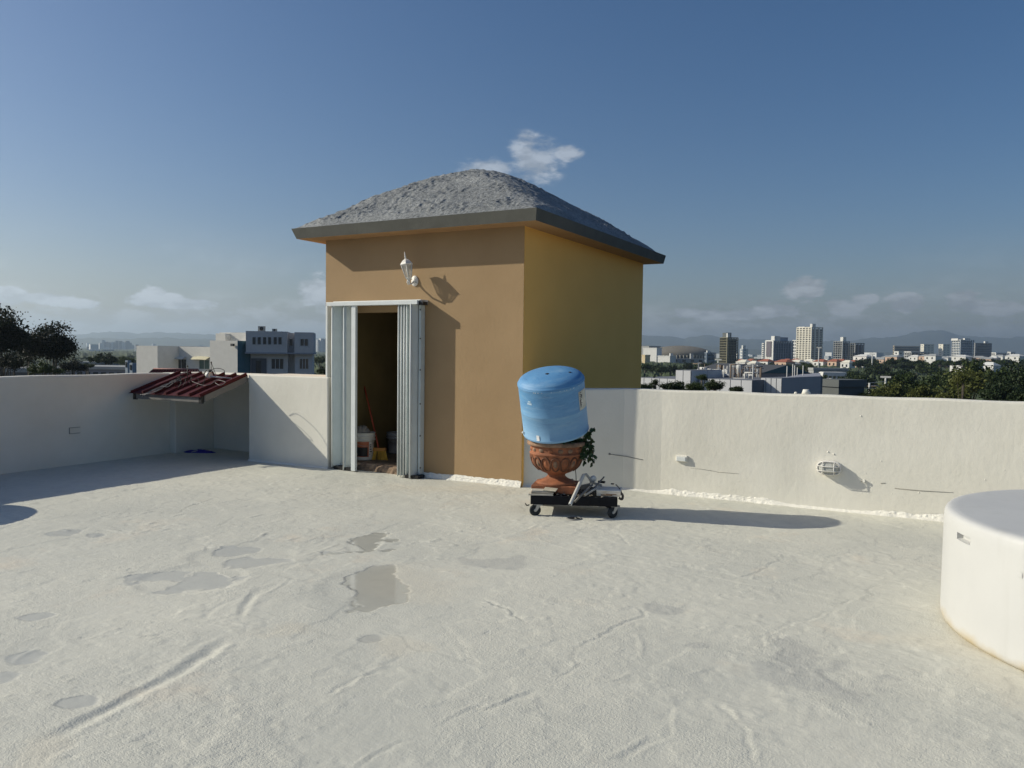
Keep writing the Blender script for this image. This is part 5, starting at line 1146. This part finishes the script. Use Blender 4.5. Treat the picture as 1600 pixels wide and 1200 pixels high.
# red roof beyond the left wall
p=at(275,580,42); t=thing('red_hip_roof','low dark red metal hip roof showing over the parapet left of the awning','roof',(float(p[0]),float(p[1]),GZ),R(25))
s=42/F; zt_=float(at(275,577.3,42)[2]-GZ); zb=zt_-.85
g=G(); w=46*s; w2=36*s; V=[(-w,-1.4,zb),(w,-1.4,zb),(w,1.4,zb),(-w,1.4,zb),(-w2,0,zt_),(w2,0,zt_)]
g.add(V,[(0,1,5,4),(1,2,5),(2,3,4,5),(3,0,4),(0,3,2,1)]); g.build('roof_sheet',RED,t)
for k in range(19):
    x=-w2+2*w2*k/18; g=G(); xb_=-w+2*w*k/18; g.tube([(x,-.01,zt_+.01),(xb_,-1.4,zb+.02)],.022,4,smooth=False); g.build('rib',RED,t)
g=G(); g.tube([(-w2,0,zt_+.02),(w2,0,zt_+.02)],.05,6); g.build('ridge_cap',pm('pinkish_ridge',(.30,.16,.15)),t)
G().box(-w+.2,w-.2,-1.2,1.2,0,zb-.01).build('wall',hw_,t)
# low dark houses on the left
def lowhouse(px0,px1,py,D,lab,m_,nwin,yaw,py_b=588):
    K=at((px0+px1)/2,hor(px0),D); w=(px1-px0)*D/F*1.02; z=ztop((px0+px1)/2,py,D)-GZ
    t=thing('low_house',lab,'house',(float(K[0]),float(K[1]),GZ),yaw); G().box(-w/2,w/2,0,9,0,z-.5).build('wall',m_,t); G().box(-w/2-.4,w/2+.4,-.5,9.5,z-.497,z).build('roof',grey,t)
    for k in range(nwin):
        x=-w/2+w*(k+.5)/nwin; f=G().box(x-w/nwin*.3,x+w/nwin*.3,-.06,-.003,z-2.6,z-1.0).build('window',WIN,t)
    return t
lowhouse(90,208,572.5,135,'long grey low house with a row of dark windows left of the white apartment house',pm('slate_wall',(.20,.21,.26)),9,R(22))
lowhouse(-20,48,575,95,'dark shaded low house under the big tree at the left edge',pm('shade_wall',(.16,.17,.20)),5,R(28))
lowhouse(118,150,565,180,'small house with pale roof edge behind the long grey low house',steel,4,R(22))
for i,(px0,px1,py,D) in enumerate(((197,203,563,90),(204,211,567,88))):
    p=at((px0+px1)/2,hor(200),D); w=(px1-px0)*D/F; z=ztop(px0,py,D)-GZ; t=thing('vent_box',('taller grey rooftop box beside the left end of the apartment house','shorter grey rooftop box touching the left end of the apartment house')[i],'rooftop box',(float(p[0]),float(p[1]),GZ)); G().box(-w/2,w/2,-w/2,w/2,0,z).build('box_body',steel,t); G().box(-w*.3,w*.3,-w/2-.04,-w/2-.002,z-.8,z-.2).build('opening',WIN,t)
# ------------------------------------------------------------------ grey panelled building on the right
PD=70.; PY=R(-14)
Kp=at(1157,hor(1157),PD)[:2]; 
PB=pm('grey_panel',(.50,.51,.53),.5); PBD=pm('panel_joint',(.15,.16,.18)); TARM=pm('roof_gravel',(.13,.11,.10))
pb=thing('panelled_building','grey metal panelled building with pipes crowded on its roof behind the right parapet','commercial building',(float(Kp[0]),float(Kp[1]),GZ),PY)
px_=np.array([math.cos(PY),math.sin(PY)]); py_=np.array([-math.sin(PY),math.cos(PY)])
def pl(px,py,dd=0):
    n=py_; d=ray(px,py); t=np.dot(Kp+n*dd,n)/np.dot(d[:2],n); p=C0+d*t; return float((p[:2]-Kp)@px_),float(p[2]-GZ)
def pbox(name,px0,px1,py,d0,d1,m_,z0=0,par=None): 
    x0,z=pl(px0,py,d0); x1,_=pl(px1,py,d0); return G().box(x0,x1,d0,d1,z0,z).build(name,m_,pb),x0,x1,z
def panels(x0,x1,y,z0,z1,nx,nz,face='f'):
    for i in range(nx):
        for j in range(nz):
            a=x0+(x1-x0)*i/nx+.035; b=x0+(x1-x0)*(i+1)/nx-.035; c=z0+(z1-z0)*j/nz+.035; d=z0+(z1-z0)*(j+1)/nz-.035
            g=G(); g.box(a,b,y-.05,y-.003,c,d) if face=='f' else g.box(y+.003,y+.05,a,b,c,d)
            g.build('panel',PB,pb)
_,x0,x1,z=pbox('wall',1093,1176,591,0,9,PBD); panels(x0,x1,0,z-3.8,z,5,2)
xR=x1
_,a0_,a1_,z2=pbox('wall',1056,1080,578,-1.0,5,PBD); panels(a0_,a1_,-1.0,z2-4.4,z2,2,1); panels(-1.0,5,a1_,z2-4.4,z2,2,1,'s')
_,b0,b1,z3=pbox('wall',995,1055.8,589.5,1.2,8,PBD); panels(b0,b1,1.2,z3-3.5,z3,5,1)
_,c0_,c1_,z4=pbox('wall',1080.3,1092.8,591.5,.6,7,PBD)
_,d0,d1,z5=pbox('wall',1189,1222,590,2.4,12,PBD); panels(d0,d1,2.4,z5-4,z5,4,2)
G().box(x1+.003,d0-.003,3.2,10,0,z-.3).build('wall',PBD,pb)
# angled right end wall
x0e,ze=pl(1222,590.5,2.4); pe=at(1256,589,86)[:2]-Kp; xe,ye=float(pe@px_),float(pe@py_)
g=G(); g.prism([(x0e+.003,2.4),(xe,ye),(xe-.5,ye+6),(x0e+.003,11.5)],z5-3.2,z5+.05); g.build('angled_wing',pm('wing_panel',(.30,.30,.33),.5),pb)
g=G(); g.prism([(x0e+.4,4.2),(xe-1.4,ye+1),(xe-1.9,ye+5),(x0e+.4,10.5)],0,z5-3.203); g.build('lower_storey',WIN,pb)
G().box(b0,xe-1,8,24,0,z-.8).build('roof_deck',TARM,pb)
# roof clutter
rs=np.random.default_rng(90)
pip=pm('pale_pipe',(.52,.52,.50)); rust=pm('rusty_brown',(.16,.12,.09))
def prf(px,py,dd): return np.array([pl(px,py,dd)[0],dd,pl(px,py,dd)[1]])
items=[('roof_fan',1146,1154,566,574,12,'pale cylinder vent standing tallest among the roof pipes'),]
def rooftop(name,lab,cat,px0,px1,py0,dd,m_,kind='box',grp=None):
    xa,zt_=pl(px0,py0,dd); xb,_=pl(px1,py0,dd); w=xb-xa; c=Kp+px_*((xa+xb)/2)+py_*dd
    t=thing(name,lab,cat,(float(c[0]),float(c[1]),GZ+z-.8),PY,grp); h=zt_-(z-.8)
    if kind=='box':
        G().box(-w/2,w/2,-w*.35,w*.35,.15,h).build('casing',m_,t); G().box(-w*.38,w*.38,-w*.35-.05,-w*.35-.003,.15+h*.2,h*.85).build('grille',PBD,t)
        for s_ in (-1,1): G().box(s_*w*.4-.05,s_*w*.4+.05,-w*.3,w*.3,0,.148).build('leg',rust,t)
    elif kind=='cyl':
        G().lathe([(w*.42,0),(w*.42,h*.75),(w*.5,h*.78),(w*.5,h*.95),(w*.3,h)],18).build('drum',m_,t); G().lathe([(w*.44,h*.35),(w*.46,h*.38),(w*.44,h*.41)],18,cap=False).build('band',rust,t)
    elif kind=='hoop':
        G().tube([(-w/2,0,0),(-w/2,0,h*.92),(-w*.4,0,h),(w*.4,0,h),(w/2,0,h*.92),(w/2,0,0)],.16,6).build('pipe_loop',m_,t)
        G().tube([(-w*.1,0,0),(-w*.1,0,h*.85)],.1,6).build('riser',m_,t)
    return t
rooftop('roof_unit','white square air handling unit at the left of the panelled roof','roof unit',1092,1103,575.5,6,white,'hoop')
rooftop('roof_unit','tan box unit on a raised rack at the left back of the panelled roof','roof unit',1121,1128,570,14,rust)
rooftop('roof_unit','grey box unit low in the middle of the panelled roof','roof unit',1132,1140,584,5,PB)
rooftop('roof_unit','dark box unit left of the pale cylinder on the panelled roof','roof unit',1140,1149,582,5,PBD)
rooftop('roof_unit','wide grey unit behind the pale cylinder on the panelled roof','roof unit',1141,1151,569,13,grey)
rooftop('roof_drum','pale banded drum standing tallest among the roof pipes','roof drum',1151,1159,569.5,8,pip,'cyl')
rooftop('roof_unit','small pale unit right of the drum on the panelled roof','roof unit',1162,1168,584,5,pip)
rooftop('roof_unit','small white unit rightmost on the panelled roof edge','roof unit',1170,1176,584.5,6,white)
for i,(a,b,c,d) in enumerate(((1106,1111,578,6),(1115,1125,579,5),(1129,1137,580,7))): rooftop('pipe_hoop',('narrow white pipe hoop left of the others on the panelled roof','widest white pipe hoop on the panelled roof','grey pipe hoop nearest the middle of the panelled roof')[i],'pipe hoop',a,b,c,d,pip,'hoop')
for i in range(70):
    px=rs.uniform(1088,1190); dd=rs.uniform(3,16); xx,_=pl(px,590,dd); c=Kp+px_*xx+py_*dd; h=rs.uniform(.6,2.2)
    g=G(); g.tube([(0,0,0),(0,0,h)],.035+.05*rs.random(),5)
    if rs.random()<.4: g.tube([(0,0,h),(rs.uniform(-2,2),0,h)],.06,5)
    o=g.build('roof_pipe',[pip,rust,PBD][i%3],None,'thin upright pipe in the thicket of pipes on the panelled roof','pipe','thin pipes crowded on the panelled roof'); o.location=(float(c[0]),float(c[1]),GZ+z-.8); o.rotation_euler=(0,0,PY)
c=prf(1198,577,18); t=thing('pitched_roof','dark pitched roof with a teal gable behind the pipes of the panelled building','roof',(float((Kp+px_*c[0]+py_*18)[0]),float((Kp+px_*c[0]+py_*18)[1]),GZ),PY-R(25))
zz=pl(1200,569.5,18)[1]; zl3=pl(1200,582,18)[1]
g=G(); V=[(-9,-3.5,zl3),(3.2,-3.5,zl3),(3.2,3.5,zl3),(-9,3.5,zl3),(-9,0,zz),(3.2,0,zz)]; g.add(V,[(0,1,5,4),(2,3,4,5),(3,0,4)]); g.build('roof_slope',pm('dark_slate',(.06,.065,.075)),t)
g=G(); g.add(V,[(1,2,5)]); g.build('gable',pm('dark_teal_gable',(.03,.08,.10)),t); G().box(-8.8,3.1,-3.3,3.3,0,zl3-.01).build('wall',PBD,t)
for i,(px,py0) in enumerate(((1230,572),(1239,569),(1242,571),(1246,574),(1255,571))):
    dd=6+i*1.5; xx,zt_=pl(px,py0,dd); c=Kp+px_*xx+py_*dd; o=G().tube([(0,0,z5-1),(0,0,zt_)],.05,5).build('roof_mast',pip,None,'thin pale mast rising from the right end of the panelled building','mast','thin masts at the right end of the panelled building'); o.location=(float(c[0]),float(c[1]),GZ)
# light masts, poles, wires
for px,py,D,lab in ((1279.5,544,420,'tall thin floodlight mast in front of the tallest white tower'),(1363,554,380,'shorter thin floodlight mast above the trees right of the long flat roof'),(1122.5,563,300,'thin lamp mast before the dark bronze tower'),(1385,590.5,210,'short pale utility pole at the edge of the right hand trees')):
    K=at(px,hor(px),D); zt_=ztop(px,py,D)-GZ; t=thing('light_mast',lab,'mast',(float(K[0]),float(K[1]),GZ)); G().tube([(0,0,0),(0,0,zt_)],[.45,.25],6).build('pole',pip,t); G().box(-1.3,1.3,-.2,.2,zt_,zt_+.5).build('lamp_bar',pip,t)
# long flat roofed sheds
tower('long_flat_shed','long grey flat roofed shed with white pillars right of the panelled building',1264,1272,1326,578.5,300,grey,'plain',R(-66),1,3,cat='shed',parts=False)
tower('white_low_building','low white terrace building below the long flat shed',1283,1288,1322,587.5,190,white,'slab',R(-66),4,3,cat='building')
tower('dark_low_roof','low dark roofed building just above the parapet under the wires',1280,1312,1352,605,95,dgrey,'plain',R(-40),2,3,cat='building',parts=False)
p=at(1297,598,120); t=thing('white_sign_mast','bulky white lamp cluster on a dark pole above the right parapet','lamp post',(float(p[0]),float(p[1]),GZ)); s=120/F; zt_=ztop(1297,591,120)-GZ
G().tube([(-3*s,0,0),(-3*s,0,zt_)],.15,6).build('pole',BK,t); G().box(-5*s,2*s,-.1,.1,zt_-.12,zt_+.02).build('cross_arm',white,t)
g=G(); g.tube([(0,0,zt_-2.4*s),(1*s,0,zt_-6*s),(1*s,0,zt_-9*s),(0*s,0,zt_-14*s)],[2.0*s,2.2*s,1.2*s,1.2*s],8); g.build('lamp_body',white,t)
p=at(1313,606,100); t=thing('pale_roof_edge','narrow sunlit white roof edge slanting down beside the utility poles','roof edge',(float(p[0]),float(p[1]),float(p[2]))); a=at(1288,605,98)-p; b=at(1310,609,100)-p; G().tube([a,b],.17,4,smooth=False).build('edge_beam',white,t)
for px,py in ((1311,604),(1360,598.5)):
    K=at(px,hor(px),130); t=thing('utility_pole',('nearer utility pole carrying the wires above the right parapet' if px<1330 else 'right hand utility pole half sunk in the olive trees'),'utility pole',(float(K[0]),float(K[1]),GZ)); zt_=ztop(px,py,130)-GZ; G().tube([(0,0,0),(0,0,zt_)],.17,6).build('pole',pip,t); G().box(-1.0,1.0,-.08,.08,zt_-.6,zt_-.45).build('cross_arm',rust,t)
for i,(y0,y1,y2) in enumerate(((593.5,599,596.5),(597,602.5,603),(600.5,607,607.5))):
    P=[at(1252,y0,125),at(1285,y0+1.2,125),at(1311,y1-.5,127),at(1345,y1+.6,130),at(1392,y2-1.5,150)]
    tag(G().tube(sag(P,5),.045,4).build('overhead_wire',pip),('top','middle','lowest')[i]+' of the three overhead wires strung above the right parapet','wire')
# small fittings on the parapet coping
for i,(px,w) in enumerate(((1259,.05),(1264,.022),(1243,.02))):
    c=plane(px,616,1,8.66); tag(G().tube([(float(c[0]),8.67,1.195),(float(c[0]),8.67,1.195+w)],[w*.9,w*.6],10).build('coping_fitting',WM2),('round white fitting on top of the right parapet coping','tiny white peg right of the round fitting on the parapet coping','tiny white peg left of the round fitting on the parapet coping')[i],'fitting')
# ------------------------------------------------------------------ trees
def crown_mesh(seed,rx,ry,rz,ncl,nl,leaf,mt_,name,flat=.5,hollow=.45):
    q=np.random.default_rng(seed); d=q.normal(size=(ncl,3)); d/=np.linalg.norm(d,axis=1)[:,None]; d[:,2]=np.where(d[:,2]<-.35,-d[:,2]*.4,d[:,2])
    rad=q.uniform(hollow,1,ncl)**.7; lob=1+.28*np.sin(d[:,0]*3+seed)+.2*np.cos(d[:,1]*5+seed*2); C_=d*rad[:,None]*lob[:,None]*.76*np.array([rx,ry,rz])
    cr_=q.uniform(.15,.30,ncl)*min(rx,rz)*1.15
    idx=q.integers(0,ncl,nl); P=C_[idx]+q.normal(size=(nl,3))*cr_[idx][:,None]*np.array([.75,.75,flat])
    n_=q.normal(size=(nl,3)); n_[:,2]+=.5; n_/=np.linalg.norm(n_,axis=1)[:,None]; t_=q.normal(size=(nl,3)); t_-=n_*(t_*n_).sum(1)[:,None]; t_/=np.linalg.norm(t_,axis=1)[:,None]; b_=np.cross(n_,t_)
    s=leaf*q.uniform(.6,1.4,nl)[:,None]; V=np.stack([P-t_*s,P-b_*s*.55+n_*s*.15,P+t_*s,P+b_*s*.55-n_*s*.1],1).reshape(-1,3); Fq=np.arange(nl*4).reshape(-1,4)
    return npmesh(name,V,Fq,mt_),C_
def leafm(name,c1,c2,sc=.6):
    m=mat(name,c1,.6,0,sc,.0,1,col2=c2,det=4,spec=.25); b=m.node_tree.nodes['Principled BSDF']
    o=m.node_tree.nodes.new('ShaderNodeBsdfTranslucent'); mxn=m.node_tree.nodes.new('ShaderNodeMixShader'); mxn.inputs[0].default_value=.22; l=m.node_tree.links
    l.new(b.inputs['Base Color'].links[0].from_socket,o.inputs[0]); l.new(b.outputs[0],mxn.inputs[1]); l.new(o.outputs[0],mxn.inputs[2]); l.new(mxn.outputs[0],m.node_tree.nodes['Material Output'].inputs[0]); return m
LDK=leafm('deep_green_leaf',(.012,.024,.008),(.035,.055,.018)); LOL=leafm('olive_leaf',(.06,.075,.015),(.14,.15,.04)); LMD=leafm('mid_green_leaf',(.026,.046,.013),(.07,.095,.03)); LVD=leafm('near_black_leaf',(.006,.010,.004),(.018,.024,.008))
BARK=mat('bark',(.09,.075,.06),.9,.3,4,.4,30)
cm={}
def tree(px,pytop,D,w,h,lm,seed,lab,cat='tree',grp=None,dens=1.,leafk=1.,flat=.5):
    # w,h crown size in photo pixels
    s=D/F; rx_=w*s/2; rz_=h*s/2; zt_=ztop(px,pytop,D); K=at(px,hor(px),D)
    key=(lm.name,seed,round(h/w,1)); 
    if key not in cm:
        nl=int(5200*dens); cm[key]=crown_mesh(seed,1,1,h/w,int(34+seed%9),nl,.050*leafk,lm,'crown',flat)
    me,Cc=cm[key]
    t=thing('broadleaf_tree',lab,cat,(float(K[0]),float(K[1]),GZ),rs.uniform(0,6.28) if seed<50 else 0,grp)
    c=bpy.data.objects.new('crown',me); COL.objects.link(c); c.parent=t; zc=zt_-GZ-rz_*1.02; c.location=(0,0,zc); c.scale=(rx_,rx_,rx_)
    g=G(); r0=max(.12,rx_*.07); g.tube([(0,0,0),(rx_*.04,0,zc*.5),(0,rx_*.05,zc)],[r0,r0*.75,r0*.5],7)
    for k in range(7):
        e=Cc[k*3%len(Cc)]*rx_*.85; g.tube([(0,0,zc*.72),(e[0]*.5,e[1]*.5,zc*.85+e[2]*.4),(e[0],e[1],zc+e[2])],[r0*.45,r0*.25,r0*.1],5,caps=False)
    g.build('trunk',BARK,t); return t
rs=np.random.default_rng(123)
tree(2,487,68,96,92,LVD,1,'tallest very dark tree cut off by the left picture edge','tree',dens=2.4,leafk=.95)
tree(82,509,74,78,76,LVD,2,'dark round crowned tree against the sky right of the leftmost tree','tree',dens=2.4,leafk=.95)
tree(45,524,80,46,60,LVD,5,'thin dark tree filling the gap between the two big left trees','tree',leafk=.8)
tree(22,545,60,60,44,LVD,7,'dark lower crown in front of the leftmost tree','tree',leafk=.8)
tree(70,566,50,52,26,LMD,3,'bright green bush crown just above the left parapet','tree',leafk=.9)
tree(112,560,88,40,30,LVD,4,'dark low tree at the right foot of the big left trees','tree')
tree(163,552,150,52,22,LDK,3,'broad dark tree in the hollow left of the white apartment house','tree')
tree(195,556,160,30,18,LMD,4,'small olive tree touching the left end of the apartment house','tree')
tree(137,565,120,26,14,LDK,5,'little dark tree before the long grey low house','tree')
tree(506,573,60,24,16,LDK,3,'small dark tree top just left of the folding door above the parapet','tree')
tree(500,556,260,30,16,LMD,4,'hazy green tree in the gap between apartment house and stairwell house','tree')
# in front of the panelled building
for px,py,D,w,h,lm,sd,lab in ((1008,597,40,22,20,LDK,11,'small dark shrub top against the right edge of the stairwell house'),(1023,585,42,16,34,LDK,12,'narrow pointed dark tree top before the grey panels'),(1054,595,42,44,24,LDK,13,'rounded dark tree top below the tall grey panel block'),(1088,594,46,30,26,LMD,11,'green tree top at the corner of the tall grey panel block'),(1118,592,48,34,26,LMD,12,'green tree top leaning over the middle grey panels'),(1150,604,50,26,12,LDK,13,'low dark tree tip furthest right before the grey panels'),(1098,584,55,18,14,LMD,13,'small green crown peeking over the low roof between panel blocks')):
    tree(px,py,D,w,h,lm,sd,lab,leafk=1.15)
# right hand trees
RT=[(1362,607,95,44,30,LOL,21,'leftmost bright olive bush beside the utility wires'),(1392,596,100,60,44,LOL,22,'bright olive tree second from the left of the right hand grove'),(1425,583,118,72,50,LMD,21,'mid green domed tree behind the leftmost olive trees'),(1450,600,92,66,40,LOL,23,'yellowish olive tree in the middle of the right hand grove'),(1480,576,140,90,54,LMD,22,'broad dark green tree behind the middle of the grove'),(1490,606,85,60,32,LOL,21,'low olive crown at the parapet right of the grove middle'),(1520,574,110,80,60,LOL,22,'tall olive green tree right of the grove middle'),(1548,561,120,90,74,LMD,23,'tallest green tree of the right hand grove'),(1590,563,100,80,80,LDK,21,'very dark tree at the right picture edge'),(1560,596,80,70,44,LDK,22,'dark crown low before the tallest grove tree'),(1600,600,78,60,44,LDK,23,'dark low crown cut by the right picture edge'),(1405,575,230,60,30,LDK,23,'dark distant tree above the leftmost olive crowns'),(1345,584,220,60,30,LDK,21,'dark tree mass right of the long flat shed'),(1325,588,180,46,26,LDK,22,'dark tree before the white terrace building'),(1452,566,330,56,26,LMD,22,'distant round tree below the low dark office'),(1372,568,330,50,24,LDK,23,'distant dark tree below the far houses right of the masts'),(1505,580,75,30,24,LOL,23,'small olive crown between the tall grove trees')]
for a in RT: tree(a[0],a[1],a[2],a[3],a[4],a[5],a[6],a[7],leafk=1.2)
for i in range(26):
    px=rs.uniform(1255,1342); D=rs.uniform(180,420); tree(px,576+(420-D)*.03+rs.uniform(-2,8),D,rs.uniform(20,34),rs.uniform(14,20),[LDK,LMD][i%2],21+i%3,'dark tree in the belt around the long flat shed','tree','trees around the long flat shed',dens=.7,leafk=1.3)
for i in range(34):
    px=1003+i*8+rs.uniform(-3,3); D=rs.uniform(300,480); tree(px,rs.uniform(566,573),D,rs.uniform(18,30),rs.uniform(12,18),[LDK,LMD,LMD][i%3],21+i%3,'green tree in the belt between the arena and the panelled roof','tree','trees in the belt below the arena',dens=.7,leafk=1.3)
for i in range(22):
    px=115+i*4.5+rs.uniform(-3,3); D=rs.uniform(300,900); tree(px,rs.uniform(553,561),D,rs.uniform(12,22),rs.uniform(8,12),[LDK,LMD][i%2],21+i%3,'dark tree on the hazy slope left of the apartment house','tree','trees on the hazy slope at left',dens=.7,leafk=1.3)
for i in range(40):
    px=1340+i*6.8+rs.uniform(-3,3); D=rs.uniform(350,700); tree(px,rs.uniform(558,568),D,rs.uniform(18,30),rs.uniform(10,16),[LDK,LMD][i%2],21+i%3,'dark tree in the belt below the far right towers','tree','trees in the belt below the far right towers',dens=.7,leafk=1.3)
print('objects',len(bpy.data.objects))
